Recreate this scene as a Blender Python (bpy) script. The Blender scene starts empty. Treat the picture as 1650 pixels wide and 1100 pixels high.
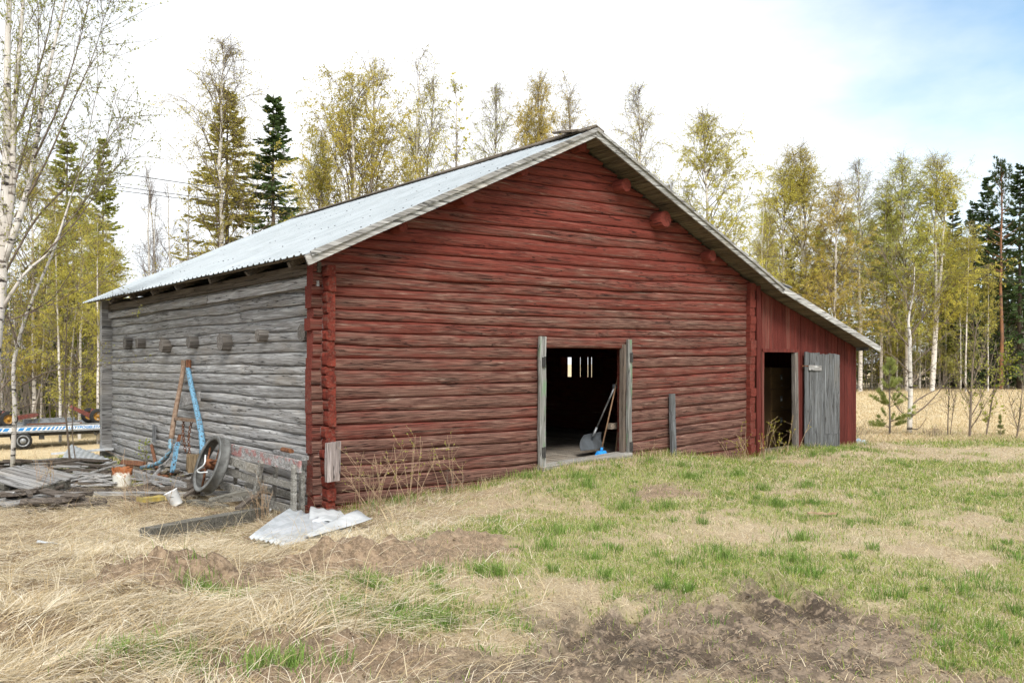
import bpy, math, random
import numpy as np
from mathutils import Vector, Matrix

# ------------------------------------------------------------------ camera, sky, sun
SC = bpy.context.scene
F, CX, HY, CAMZ = 1330.0, 825.0, 585.0, 2.0
cam = bpy.data.cameras.new('camera')
cam.lens = F / 1650 * 36.0
cam.sensor_width = 36.0
cam.shift_y = (HY - 550) / 1650
cam.clip_start = 0.05
cam.clip_end = 3000
camo = bpy.data.objects.new('camera', cam)
SC.collection.objects.link(camo)
camo.location = (0, 0, CAMZ)
camo.rotation_euler = (math.radians(90), 0, 0)
SC.camera = camo

SUN_EL, SUN_AZ = math.radians(48), math.radians(165)   # azimuth from +Y, clockwise
world = bpy.data.worlds.new('World')
SC.world = world
world.use_nodes = True
wn, wl = world.node_tree.nodes, world.node_tree.links
wn.clear()
w_out = wn.new('ShaderNodeOutputWorld')
w_sky = wn.new('ShaderNodeTexSky')
w_sky.sky_type = 'NISHITA'
w_sky.sun_disc = False
w_sky.sun_elevation = SUN_EL
w_sky.sun_rotation = SUN_AZ
w_b1 = wn.new('ShaderNodeBackground'); w_b1.inputs[1].default_value = 0.13
w_b2 = wn.new('ShaderNodeBackground'); w_b2.inputs[0].default_value = (0.95, 0.98, 1.0, 1); w_b2.inputs[1].default_value = 0.93
w_tc = wn.new('ShaderNodeTexCoord')
w_dot = wn.new('ShaderNodeVectorMath'); w_dot.operation = 'DOT_PRODUCT'
w_dot.inputs[1].default_value = Vector((0.66, 0.58, 0.48)).normalized()
w_map = wn.new('ShaderNodeMapping'); w_map.inputs['Scale'].default_value = (1.0, 1.0, 2.2)
w_no = wn.new('ShaderNodeTexNoise'); w_no.inputs['Scale'].default_value = 2.6; w_no.inputs['Detail'].default_value = 7
w_no.inputs['Roughness'].default_value = 0.55
w_mul = wn.new('ShaderNodeMath'); w_mul.operation = 'MULTIPLY_ADD'; w_mul.inputs[1].default_value = 0.17
w_rmp = wn.new('ShaderNodeMapRange'); w_rmp.interpolation_type = 'SMOOTHSTEP'
w_rmp.inputs['From Min'].default_value = 0.91; w_rmp.inputs['From Max'].default_value = 1.075
w_rmp.inputs['To Min'].default_value = 1.0; w_rmp.inputs['To Max'].default_value = 0.05
w_n2 = wn.new('ShaderNodeTexNoise'); w_n2.inputs['Scale'].default_value = 1.7; w_n2.inputs['Detail'].default_value = 6
w_cr = wn.new('ShaderNodeMapRange'); w_cr.inputs['From Min'].default_value = 0.36; w_cr.inputs['From Max'].default_value = 0.62
w_cm = wn.new('ShaderNodeMix'); w_cm.data_type = 'RGBA'; w_cm.inputs[6].default_value = (0.72, 0.80, 0.87, 1); w_cm.inputs[7].default_value = (0.98, 0.99, 1.0, 1)
wl.new(w_map.outputs[0], w_n2.inputs['Vector']); wl.new(w_n2.outputs['Fac'], w_cr.inputs['Value']); wl.new(w_cr.outputs[0], w_cm.inputs[0]); wl.new(w_cm.outputs[2], w_b2.inputs[0])
w_mix = wn.new('ShaderNodeMixShader')
wl.new(w_tc.outputs['Generated'], w_dot.inputs[0])
wl.new(w_tc.outputs['Generated'], w_map.inputs[0])
wl.new(w_map.outputs[0], w_no.inputs['Vector'])
wl.new(w_no.outputs['Fac'], w_mul.inputs[0])
wl.new(w_dot.outputs['Value'], w_mul.inputs[2])
wl.new(w_mul.outputs[0], w_rmp.inputs['Value'])
w_tint = wn.new('ShaderNodeMix'); w_tint.data_type = 'RGBA'; w_tint.blend_type = 'MULTIPLY'; w_tint.inputs[0].default_value = 1.0
w_tint.inputs[7].default_value = (0.46, 1.0, 1.14, 1)      # a clearer blue between the clouds
wl.new(w_sky.outputs[0], w_tint.inputs[6])
wl.new(w_tint.outputs[2], w_b1.inputs[0])
wl.new(w_rmp.outputs[0], w_mix.inputs[0])
wl.new(w_b1.outputs[0], w_mix.inputs[1])
wl.new(w_b2.outputs[0], w_mix.inputs[2])
wl.new(w_mix.outputs[0], w_out.inputs[0])

sun = bpy.data.lights.new('sun', 'SUN')
sun.energy = 2.9
sun.angle = math.radians(20)
sun.color = (1.0, 0.96, 0.9)
suno = bpy.data.objects.new('sun', sun)
SC.collection.objects.link(suno)
_d = Vector((math.sin(SUN_AZ) * math.cos(SUN_EL), math.cos(SUN_AZ) * math.cos(SUN_EL), math.sin(SUN_EL)))
suno.rotation_euler = _d.to_track_quat('Z', 'Y').to_euler()
suno.location = (10, -30, 40)

SC.view_settings.view_transform = 'Standard'
SC.view_settings.look = 'None'
SC.view_settings.exposure = 0.55
SC.view_settings.gamma = 1.0
SC.cycles.use_denoising = True
SC.cycles.max_bounces = 5
SC.cycles.diffuse_bounces = 3
SC.cycles.adaptive_threshold = 0.03
SC.cycles.transparent_max_bounces = 8

# ------------------------------------------------------------------ helpers
rng = np.random.default_rng(7)
COL = SC.collection
A0 = np.array([-2.53, 11.0, 0.0])
DR = np.array([1565.0, 1330.0, 0]) / math.hypot(1565, 1330)
DL = np.array([-DR[1], DR[0], 0.0])
BARN_ANG = math.atan2(DR[1], DR[0])
L = 10.2          # barn depth
T1 = 9.86         # barn width
T2 = 14.38        # lean-to outer wall


def W(t, s, z=0.0):
    p = A0 + DR * t + DL * s
    return np.array([p[0], p[1], z])


def at(px, py, Y):
    return np.array([(px - CX) / F * Y, Y, CAMZ + (HY - py) / F * Y])


def onfront(px, py, s=0.0):
    k = (px - CX) / F
    a = A0 + DL * s
    t = (k * a[1] - a[0]) / (DR[0] - k * DR[1])
    Y = a[1] + DR[1] * t
    return np.array([t, s, CAMZ + (HY - py) / F * Y])


def onleft(px, py, t=0.0):
    k = (px - CX) / F
    a = A0 + DR * t
    s = (k * a[1] - a[0]) / (DL[0] - k * DL[1])
    Y = a[1] + DL[1] * s
    return np.array([t, s, CAMZ + (HY - py) / F * Y])


def L2W(p):
    return W(p[0], p[1], p[2])


def vnoise(x, y, seed=0):
    r = np.random.default_rng(seed)
    G = r.random((256, 256))
    xi = np.floor(x).astype(int); yi = np.floor(y).astype(int)
    fx = x - xi; fy = y - yi
    fx = fx * fx * (3 - 2 * fx); fy = fy * fy * (3 - 2 * fy)
    a = G[xi % 256, yi % 256]; b = G[(xi + 1) % 256, yi % 256]
    c = G[xi % 256, (yi + 1) % 256]; d = G[(xi + 1) % 256, (yi + 1) % 256]
    return (a * (1 - fx) + b * fx) * (1 - fy) + (c * (1 - fx) + d * fx) * fy


def fbm(x, y, seed=0, oct=4, gain=0.5):
    v = 0; a = 1; tot = 0; f = 1
    for i in range(oct):
        v = v + a * vnoise(x * f + 17.3 * i, y * f - 9.1 * i, seed + i)
        tot += a; a *= gain; f *= 2.03
    return v / tot


def mk_mesh(name, V, quads=None, tris=None, smooth=False, attrs=None, mats=None, matidx=None):
    me = bpy.data.meshes.new(name)
    V = np.asarray(V, dtype=np.float32).reshape(-1, 3)
    qs = np.zeros((0, 4), np.int32) if quads is None else np.asarray(quads, np.int32).reshape(-1, 4)
    ts = np.zeros((0, 3), np.int32) if tris is None else np.asarray(tris, np.int32).reshape(-1, 3)
    me.vertices.add(len(V)); me.vertices.foreach_set('co', V.ravel())
    loops = np.concatenate([qs.ravel(), ts.ravel()]).astype(np.int32)
    me.loops.add(len(loops)); me.loops.foreach_set('vertex_index', loops)
    st = np.concatenate([np.arange(len(qs)) * 4, len(qs) * 4 + np.arange(len(ts)) * 3]).astype(np.int32)
    me.polygons.add(len(st)); me.polygons.foreach_set('loop_start', st)
    if smooth is True:
        me.polygons.foreach_set('use_smooth', np.ones(len(st), dtype=bool))
    elif smooth is False:
        me.polygons.foreach_set('use_smooth', np.zeros(len(st), dtype=bool))
    else:
        me.polygons.foreach_set('use_smooth', np.asarray(smooth, dtype=bool))
    if attrs:
        for k, arr in attrs.items():
            arr = np.asarray(arr, np.float32)
            if arr.ndim == 1:
                a = me.attributes.new(k, 'FLOAT', 'POINT'); a.data.foreach_set('value', arr)
            else:
                a = me.attributes.new(k, 'FLOAT_COLOR', 'POINT'); a.data.foreach_set('color', arr.ravel())
    if mats:
        for m in mats: me.materials.append(m)
    if matidx is not None:
        me.polygons.foreach_set('material_index', np.asarray(matidx, np.int32))
    me.update(calc_edges=True)
    return me


def link(name, me, parent=None, loc=None):
    o = bpy.data.objects.new(name, me)
    COL.objects.link(o)
    if parent: o.parent = parent
    if loc is not None: o.location = tuple(loc)
    return o


def tag(o, label, cat, group=None):
    o['label'] = label; o['category'] = cat
    if group: o['group'] = group
    return o


def thing(name, label, cat, loc=(0, 0, 0), rz=0.0, group=None):
    o = bpy.data.objects.new(name, None)
    o.empty_display_size = 0.2
    COL.objects.link(o)
    o.location = tuple(float(v) for v in loc); o.rotation_euler = (0, 0, rz)
    tag(o, label, cat, group)
    return o


class Buf:
    def __init__(s): s.V = []; s.Q = []; s.T = []; s.n = 0
    def add(s, V, Q=None, T=None):
        V = np.asarray(V, float).reshape(-1, 3)
        if Q is not None and len(Q): s.Q.append(np.asarray(Q, int).reshape(-1, 4) + s.n)
        if T is not None and len(T): s.T.append(np.asarray(T, int).reshape(-1, 3) + s.n)
        s.V.append(V); s.n += len(V)
        return s
    def mesh(s, name, mat, smooth=False, off=None, attrs=None):
        V = np.concatenate(s.V)
        if off is not None: V = V - np.asarray(off)
        return mk_mesh(name, V, np.concatenate(s.Q) if s.Q else None, np.concatenate(s.T) if s.T else None, smooth, attrs, [mat])
    def obj(s, name, mat, parent=None, smooth=False, off=None):
        return link(name, s.mesh(name, mat, smooth, off), parent)


BOXQ = [[0, 3, 2, 1], [4, 5, 6, 7], [0, 1, 5, 4], [1, 2, 6, 5], [2, 3, 7, 6], [3, 0, 4, 7]]


def box(c, size, rz=0.0, jit=0.0, rg=None):
    sx, sy, sz = [v / 2 for v in size]
    V = np.array([[-sx, -sy, -sz], [sx, -sy, -sz], [sx, sy, -sz], [-sx, sy, -sz], [-sx, -sy, sz], [sx, -sy, sz], [sx, sy, sz], [-sx, sy, sz]])
    if jit: V = V + (rg or rng).normal(0, jit, V.shape)
    c_, s_ = math.cos(rz), math.sin(rz)
    R = np.array([[c_, -s_, 0], [s_, c_, 0], [0, 0, 1]])
    return V @ R.T + np.asarray(c), BOXQ


def unit(v):
    v = np.asarray(v, float); return v / (np.linalg.norm(v) + 1e-12)


def plank(p0, p1, width, thick, up=(0, 0, 1), segs=4, warp=0.004, taper=0.0, rg=None):
    """a sawn board from p0 to p1; `up` is the direction of its width"""
    rg = rg or rng
    p0 = np.asarray(p0, float); p1 = np.asarray(p1, float)
    d = unit(p1 - p0); u = np.asarray(up, float); u = unit(u - d * np.dot(u, d)); n = np.cross(d, u)
    V = []
    for i in range(segs + 1):
        f = i / segs
        c = p0 + (p1 - p0) * f + u * rg.normal(0, warp) + n * rg.normal(0, warp)
        w = width / 2 * (1 - taper * f) * (1 + rg.normal(0, 0.02)); h = thick / 2
        e = d * (rg.normal(0, 0.006) if i in (0, segs) else 0)
        V += [c - u * w - n * h + e, c + u * w - n * h - e, c + u * w + n * h - e, c - u * w + n * h + e]
    Q = [[0, 1, 2, 3]]
    for i in range(segs):
        b = i * 4
        for k in range(4):
            Q.append([b + k, b + 4 + k, b + 4 + (k + 1) % 4, b + (k + 1) % 4])
    b = segs * 4
    Q.append([b + 3, b + 2, b + 1, b])
    return np.array(V), Q


def tubes(P, R, sides=3):
    """batch of tubes: P (M,K,3), R (M,K)"""
    P = np.asarray(P, float); R = np.asarray(R, float)
    M, K, _ = P.shape
    T = np.gradient(P, axis=1); T /= (np.linalg.norm(T, axis=2, keepdims=True) + 1e-9)
    ref = np.where(np.abs(T[:, :1, 2:3]) > 0.9, np.array([1.0, 0, 0]), np.array([0, 0, 1.0]))
    ref = np.broadcast_to(ref, T.shape)
    U = np.cross(T, ref); U /= (np.linalg.norm(U, axis=2, keepdims=True) + 1e-9)
    B = np.cross(T, U)
    a = np.arange(sides) * 2 * np.pi / sides
    V = P[:, :, None, :] + R[:, :, None, None] * (np.cos(a)[None, None, :, None] * U[:, :, None, :] + np.sin(a)[None, None, :, None] * B[:, :, None, :])
    idx = np.arange(M * K * sides).reshape(M, K, sides)
    q = np.stack([idx[:, :-1, :], np.roll(idx, -1, 2)[:, :-1, :], np.roll(idx, -1, 2)[:, 1:, :], idx[:, 1:, :]], -1).reshape(-1, 4)
    return V.reshape(-1, 3), q


def tube(pts, r, sides=8, caps=True):
    P = np.asarray(pts, float)[None]; K = P.shape[1]
    R = np.broadcast_to(np.asarray(r, float), (K,))[None]
    V, q = tubes(P, R, sides)
    T = []
    if caps:
        n = len(V); V = np.concatenate([V, P[0, :1], P[0, -1:]])
        for k in range(sides):
            T.append([n, (k + 1) % sides, k]); T.append([n + 1, (K - 1) * sides + k, (K - 1) * sides + (k + 1) % sides])
    return V, q, T


def lathe(profile, sides=24, axis=(0, 0, 1), center=(0, 0, 0), closed=False):
    ax = unit(axis); r_ = np.array([1, 0, 0]) if abs(ax[0]) < 0.9 else np.array([0, 1, 0])
    u = unit(np.cross(ax, r_)); v = np.cross(ax, u)
    prof = np.asarray(profile, float); K = len(prof)
    a = np.arange(sides) * 2 * np.pi / sides
    V = (prof[:, None, 0:1] * (np.cos(a)[None, :, None] * u + np.sin(a)[None, :, None] * v) + prof[:, None, 1:2] * ax).reshape(-1, 3) + np.asarray(center)
    Q = []
    rows = K if closed else K - 1
    for i in range(rows):
        j = (i + 1) % K
        for k in range(sides):
            Q.append([i * sides + k, i * sides + (k + 1) % sides, j * sides + (k + 1) % sides, j * sides + k])
    return V, Q


# ------------------------------------------------------------------ materials
class NT:
    def __init__(s, name):
        s.m = bpy.data.materials.new(name); s.m.use_nodes = True
        s.nt = s.m.node_tree; s.nt.nodes.clear()
        s.out = s.n('ShaderNodeOutputMaterial'); s.b = s.n('ShaderNodeBsdfPrincipled')
        s.l(s.b.outputs[0], s.out.inputs[0])
        s.b.inputs['Specular IOR Level'].default_value = 0.25
    def n(s, t, **k):
        x = s.nt.nodes.new(t)
        for a, v in k.items(): setattr(x, a, v)
        return x
    def l(s, a, b): s.nt.links.new(a, b)
    def val(s, sock, v):
        if hasattr(v, 'links') or hasattr(v, 'is_linked'): s.l(v, sock)
        else: sock.default_value = v
    def obj_coord(s, rand=0.0):
        tc = s.n('ShaderNodeTexCoord')
        if not rand: return tc.outputs['Object']
        oi = s.n('ShaderNodeObjectInfo')
        mu = s.n('ShaderNodeMath', operation='MULTIPLY'); s.l(oi.outputs['Random'], mu.inputs[0]); mu.inputs[1].default_value = rand
        ad = s.n('ShaderNodeVectorMath', operation='ADD'); s.l(tc.outputs['Object'], ad.inputs[0]); s.l(mu.outputs[0], ad.inputs[1])
        return ad.outputs[0]
    def geo_coord(s):
        return s.n('ShaderNodeNewGeometry').outputs['Position']
    def mapv(s, v, scale):
        m = s.n('ShaderNodeMapping'); s.l(v, m.inputs[0]); m.inputs['Scale'].default_value = scale
        return m.outputs[0]
    def noise(s, v, scale=1.0, detail=4, rough=0.55, dist=0.0):
        x = s.n('ShaderNodeTexNoise'); s.l(v, x.inputs['Vector'])
        x.inputs['Scale'].default_value = scale; x.inputs['Detail'].default_value = detail
        x.inputs['Roughness'].default_value = rough; x.inputs['Distortion'].default_value = dist
        return x.outputs['Fac']
    def rng(s, v, a, b, c=0.0, d=1.0, smooth=True):
        x = s.n('ShaderNodeMapRange'); x.interpolation_type = 'SMOOTHSTEP' if smooth else 'LINEAR'
        s.l(v, x.inputs['Value'])
        for k, q in zip(('From Min', 'From Max', 'To Min', 'To Max'), (a, b, c, d)): x.inputs[k].default_value = q
        return x.outputs[0]
    def math(s, op, a, b=0.0, c=None):
        x = s.n('ShaderNodeMath', operation=op); s.val(x.inputs[0], a); s.val(x.inputs[1], b)
        if c is not None: s.val(x.inputs[2], c)
        return x.outputs[0]
    def mix(s, f, a, b, mode='MIX'):
        x = s.n('ShaderNodeMix', data_type='RGBA', blend_type=mode)
        s.val(x.inputs[0], f)
        for sock, v in ((x.inputs[6], a), (x.inputs[7], b)):
            if isinstance(v, tuple): sock.default_value = v + (1,) if len(v) == 3 else v
            else: s.l(v, sock)
        return x.outputs[2]
    def attr(s, name, out='Fac'):
        x = s.n('ShaderNodeAttribute'); x.attribute_name = name; return x.outputs[out]
    def orand(s): return s.n('ShaderNodeObjectInfo').outputs['Random']
    def ocol(s): return s.n('ShaderNodeObjectInfo').outputs['Color']
    def bump(s, h, strength=0.5, dist=0.01):
        x = s.n('ShaderNodeBump'); x.inputs['Strength'].default_value = strength; x.inputs['Distance'].default_value = dist
        s.l(h, x.inputs['Height']); s.l(x.outputs[0], s.b.inputs['Normal'])
    def done(s, col=None, rough=0.85, metal=0.0):
        if col is not None:
            if isinstance(col, tuple): s.b.inputs['Base Color'].default_value = col + (1,)
            else: s.l(col, s.b.inputs['Base Color'])
        s.val(s.b.inputs['Roughness'], rough); s.b.inputs['Metallic'].default_value = metal
        return s.m


def wood_grain(k, v, axis, fine=1.0):
    """grain coordinates stretched along the board axis; returns broad, grain, fine, crack values"""
    st = [24.0, 24.0, 24.0]; st[axis] = 1.0
    g = k.noise(k.mapv(v, tuple(x * 1.0 for x in st)), 1.0, 6, 0.62, 0.25)
    st2 = [90.0 * fine] * 3; st2[axis] = 2.4
    f = k.noise(k.mapv(v, tuple(st2)), 1.0, 5, 0.6)
    st3 = [13.0, 13.0, 13.0]; st3[axis] = 0.42
    c = k.noise(k.mapv(v, tuple(st3)), 1.0, 3, 0.5, 0.15)
    crack = k.rng(k.math('ABSOLUTE', k.math('SUBTRACT', c, 0.5)), 0.0, 0.012, 1.0, 0.0)
    b = k.noise(v, 1.1, 4, 0.6)
    return b, g, f, crack


def mat_red_log(axis):
    k = NT('red_log_paint'); v = k.obj_coord(37.0); raw = k.obj_coord()
    b, g, f, crack = wood_grain(k, v, axis)
    sep = k.n('ShaderNodeSeparateXYZ'); k.l(raw, sep.inputs[0])
    low = k.rng(sep.outputs['Z'], 0.0, 5.6, 0.30, -0.42, False)      # paint lasts longer high under the eaves
    wear = k.attr('wear')
    s = k.math('ADD', k.math('MULTIPLY', wear, 0.62), k.math('MULTIPLY', k.math('SUBTRACT', g, 0.5), 1.5))
    s = k.math('ADD', s, k.math('MULTIPLY', k.math('SUBTRACT', b, 0.5), 1.1))
    s = k.math('ADD', s, low)
    s = k.math('ADD', s, k.math('MULTIPLY', k.math('SUBTRACT', k.orand(), 0.5), 0.35))
    bare = k.rng(s, 0.09, 0.88)
    red = k.mix(k.rng(f, .3, .7), (0.078, 0.016, 0.011), (0.225, 0.047, 0.032))
    red = k.mix(k.rng(b, 0.35, 0.7), red, (0.16, 0.031, 0.021))
    wood = k.mix(k.rng(f, 0.34, 0.70), (0.050, 0.025, 0.019), (0.25, 0.150, 0.115))
    wood = k.mix(k.rng(k.math('ADD', g, k.math('MULTIPLY', k.math('SUBTRACT', f, .5), .5)), 0.62, 0.78), wood, (0.44, 0.33, 0.26))
    col = k.mix(k.math('MULTIPLY', bare, 0.86), red, wood)
    col = k.mix(k.math('MULTIPLY', crack, k.rng(k.noise(v, 0.9, 2), 0.36, 0.52, 0.0, 0.95)), col, (0.02, 0.008, 0.006))
    # knots
    kn = k.n('ShaderNodeTexVoronoi'); st = [5.5] * 3; st[axis] = 2.2
    k.l(k.mapv(v, tuple(st)), kn.inputs['Vector']); kn.inputs['Scale'].default_value = 1.0
    col = k.mix(k.rng(kn.outputs['Distance'], 0.05, 0.13, 0.8, 0.0), col, (0.06, 0.016, 0.012))
    k.bump(k.math('ADD', k.math('MULTIPLY', g, 0.8), k.math('SUBTRACT', k.math('MULTIPLY', f, 0.45), k.math('MULTIPLY', crack, 0.7))), 0.9, 0.018)
    return k.done(col, 0.9)


def gray_wood_color(k, v, axis, tint=(1, 1, 1), dark=1.0):
    b, g, f, crack = wood_grain(k, v, axis)
    c1 = tuple(a * t for a, t in zip((0.10, 0.093, 0.086), tint)); c2 = tuple(a * t for a, t in zip((0.50, 0.50, 0.50), tint))
    col = k.mix(k.rng(f, 0.28, 0.70), c1, c2)
    col = k.mix(k.rng(g, 0.36, 0.62, 0.75, 0.0), col, tuple(a * t for a, t in zip((0.22, 0.21, 0.20), tint)))
    col = k.mix(k.rng(g, 0.55, 0.7, 0.0, 0.7), col, tuple(a * t for a, t in zip((0.55, 0.55, 0.545), tint)))
    col = k.mix(k.rng(b, 0.5, 0.72, 0, 0.45), col, tuple(a * t for a, t in zip((0.30, 0.26, 0.21), tint)))
    col = k.mix(k.math('MULTIPLY', crack, 0.9), col, (0.02, 0.018, 0.016))
    r = k.rng(k.orand(), 0, 1, 0.84 * dark, 1.26 * dark, False)
    cc = k.n('ShaderNodeCombineColor'); [k.l(r, cc.inputs[i]) for i in range(3)]
    col = k.mix(1.0, col, cc.outputs[0], 'MULTIPLY')
    k.bump(k.math('ADD', k.math('MULTIPLY', g, 0.8), k.math('SUBTRACT', k.math('MULTIPLY', f, 0.5), k.math('MULTIPLY', crack, 0.7))), 0.9, 0.015)
    return col


def mat_gray(axis, tint=(1, 1, 1), dark=1.0, name='weathered_wood', raw=True):
    k = NT(name); v = k.obj_coord(53.0)
    return k.done(gray_wood_color(k, v, axis, tint, dark), 0.9)


def mat_gray_red_end():
    """side wall logs: bare grey, painted only on the ends that stick out past the front wall"""
    k = NT('grey_log_red_end'); v = k.obj_coord(53.0); raw = k.obj_coord()
    g = gray_wood_color(k, v, 1)
    sep = k.n('ShaderNodeSeparateXYZ'); k.l(raw, sep.inputs[0])
    n = k.noise(v, 9.0, 3)
    m = k.rng(k.math('ADD', sep.outputs['Y'], k.math('MULTIPLY', k.math('SUBTRACT', n, 0.5), 0.12)), -0.03, 0.02, 1.0, 0.0)
    red = k.mix(k.rng(k.noise(v, 9.0, 5, 0.7), .3, .7), (0.075, 0.014, 0.009), (0.23, 0.042, 0.026))
    red = k.mix(k.rng(k.noise(k.mapv(v, (30, 4, 30)), 1.0, 4), .5, .66, 0, .7), red, (.15, .075, .055))
    return k.done(k.mix(m, g, red), 0.9)


def mat_red_plank():
    k = NT('red_plank_paint'); v = k.obj_coord(61.0)
    b, g, f, crack = wood_grain(k, v, 2)
    red = k.mix(k.rng(f, .3, .7), (0.065, 0.012, 0.009), (0.175, 0.034, 0.025))
    s = k.math('ADD', k.math('MULTIPLY', k.math('SUBTRACT', g, 0.5), 1.6), k.math('SUBTRACT', k.orand(), 0.55))
    col = k.mix(k.rng(s, 0.05, 0.7, 0.0, 0.75), red, (0.15, 0.08, 0.062))
    r = k.rng(k.orand(), 0, 1, 0.72, 1.15, False)
    cc = k.n('ShaderNodeCombineColor'); [k.l(r, cc.inputs[i]) for i in range(3)]
    col = k.mix(1.0, col, cc.outputs[0], 'MULTIPLY')
    k.bump(k.math('ADD', g, k.math('MULTIPLY', f, 0.4)), 0.7, 0.01)
    return k.done(col, 0.9)


def simple(name, c1, c2=None, scale=20.0, rough=0.7, metal=0.0, bump=0.0, thr=(0.35, 0.65), detail=5, spec=None, rand=11.0):
    k = NT(name); v = k.obj_coord(rand)
    n = k.noise(v, scale, detail, 0.6)
    col = k.mix(k.rng(n, thr[0], thr[1]), c1, c2 or tuple(x * 0.7 for x in c1))
    if bump: k.bump(n, bump, 0.01)
    if spec is not None: k.b.inputs['Specular IOR Level'].default_value = spec
    return k.done(col, rough, metal)


M = {}
M['red_x'] = mat_red_log(0)
M['red_y'] = mat_red_log(1)
M['gray_y_red'] = mat_gray_red_end()
M['gray_x'] = mat_gray(0); M['gray_y'] = mat_gray(1); M['gray_z'] = mat_gray(2, (0.92, 0.97, 1.02), 0.46)
M['plank_red'] = mat_red_plank()
M['soffit'] = mat_gray(1, (0.80, 0.66, 0.50), 0.62, 'soffit_wood')
M['brown_wood'] = mat_gray(1, (0.72, 0.60, 0.47), 0.6, 'brown_wood')
M['verge'] = mat_gray(0, (1.0, 1.0, 0.98), 1.05, 'verge_wood')
M['floor'] = mat_gray(1, (0.95, 0.85, 0.72), 0.85, 'floor_wood')
M['dark_board0'] = mat_gray(0, (1.0, .93, .86), .55, 'joist_wood')
M['rust'] = simple('rusty_steel', (0.10, 0.042, 0.025), (0.22, 0.095, 0.045), 18, 0.85, 0.2, 0.4)
M['red_frame'] = simple('faded_red_paint', (0.22, 0.065, 0.05), (0.12, 0.05, 0.038), 14, 0.6, 0, 0.1)
M['steel'] = simple('galvanised_steel', (0.34, 0.355, 0.37), (0.20, 0.21, 0.215), 12, 0.5, 0.5)
M['dark_steel'] = simple('dark_steel', (0.05, 0.05, 0.05), (0.09, 0.085, 0.08), 12, 0.6, 0.4)
M['rubber'] = simple('tyre_rubber', (0.018, 0.018, 0.018), (0.035, 0.034, 0.032), 20, 0.8)
M['yellow'] = simple('yellow_rim_paint', (0.40, 0.21, 0.03), (0.20, 0.10, 0.03), 14, 0.55)
M['white_paint'] = simple('white_paint', (0.78, 0.80, 0.82), (0.62, 0.64, 0.65), 6, 0.5)
M['blue_print'] = simple('blue_print', (0.03, 0.20, 0.52), (0.05, 0.26, 0.58), 6, 0.5)
M['gray_rim'] = simple('grey_rim_steel', (0.19, 0.195, 0.19), (0.10, 0.10, 0.095), 9, 0.6, 0.25, 0.1)
M['plastic_gray'] = simple('grey_plastic', (0.085, 0.095, 0.105), (0.06, 0.065, 0.07), 5, 0.5)
M['blue_plastic'] = simple('blue_plastic', (0.03, 0.30, 0.75), (0.025, 0.24, 0.62), 10, 0.5)
M['handle'] = simple('brown_handle_wood', (0.28, 0.17, 0.10), (0.20, 0.12, 0.07), 25, 0.7)
M['black'] = simple('black_iron', (0.025, 0.024, 0.023), (0.045, 0.04, 0.035), 20, 0.7, 0.3)
M['green_board'] = None


def mat_green_board():
    k = NT('green_flaked_board'); v = k.obj_coord(9.0)
    g = gray_wood_color(k, v, 2, (1.0, 1.0, 0.96), 0.8)
    n = k.noise(k.mapv(v, (9, 9, 2.4)), 1.0, 5, 0.65)
    return k.done(k.mix(k.rng(n, 0.50, 0.64, 0.0, 0.75), g, (0.14, 0.24, 0.13)), 0.85)


def mat_blue_shaft():
    k = NT('flaked_blue_paint'); v = k.obj_coord(5.0)
    n = k.noise(v, 30.0, 4, 0.6)
    col = k.mix(k.rng(n, 0.38, 0.50), (0.07, 0.055, 0.05), (0.14, 0.31, 0.45))
    k.bump(n, 0.3, 0.006)
    return k.done(col, 0.6)


def mat_enamel_rust():
    k = NT('rusted_enamel'); v = k.obj_coord(); sep = k.n('ShaderNodeSeparateXYZ'); k.l(v, sep.inputs[0])
    n = k.noise(v, 11.0, 5, 0.65)
    h = k.math('ADD', sep.outputs['Z'], k.math('MULTIPLY', k.math('SUBTRACT', n, 0.5), 0.35))
    rust = k.mix(k.noise(v, 30, 4), (0.16, 0.05, 0.02), (0.42, 0.15, 0.05))
    return k.done(k.mix(k.rng(h, 0.19, 0.25), (0.72, 0.70, 0.62), rust), 0.55)


def mat_roof_sheet():
    k = NT('pale_roof_sheet'); v = k.obj_coord(3.0)
    n = k.noise(v, 2.2, 5, 0.6)
    st = k.noise(k.mapv(v, (1.0, 16.0, 1.0)), 1.0, 4)
    col = k.mix(k.rng(n, 0.35, 0.7), (0.375, 0.41, 0.435), (0.31, 0.345, 0.365))
    col = k.mix(k.rng(st, 0.5, 0.75, 0, 0.35), col, (0.28, 0.32, 0.34))
    r = k.rng(k.orand(), 0, 1, 0.94, 1.04, False)
    cc = k.n('ShaderNodeCombineColor'); [k.l(r, cc.inputs[i]) for i in range(3)]
    col = k.mix(1.0, col, cc.outputs[0], 'MULTIPLY')
    return k.done(col, 0.42, 0.25)


M['green_board'] = mat_green_board()
M['blue_shaft'] = mat_blue_shaft()
M['enamel'] = mat_enamel_rust()
M['roof'] = mat_roof_sheet()

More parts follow.
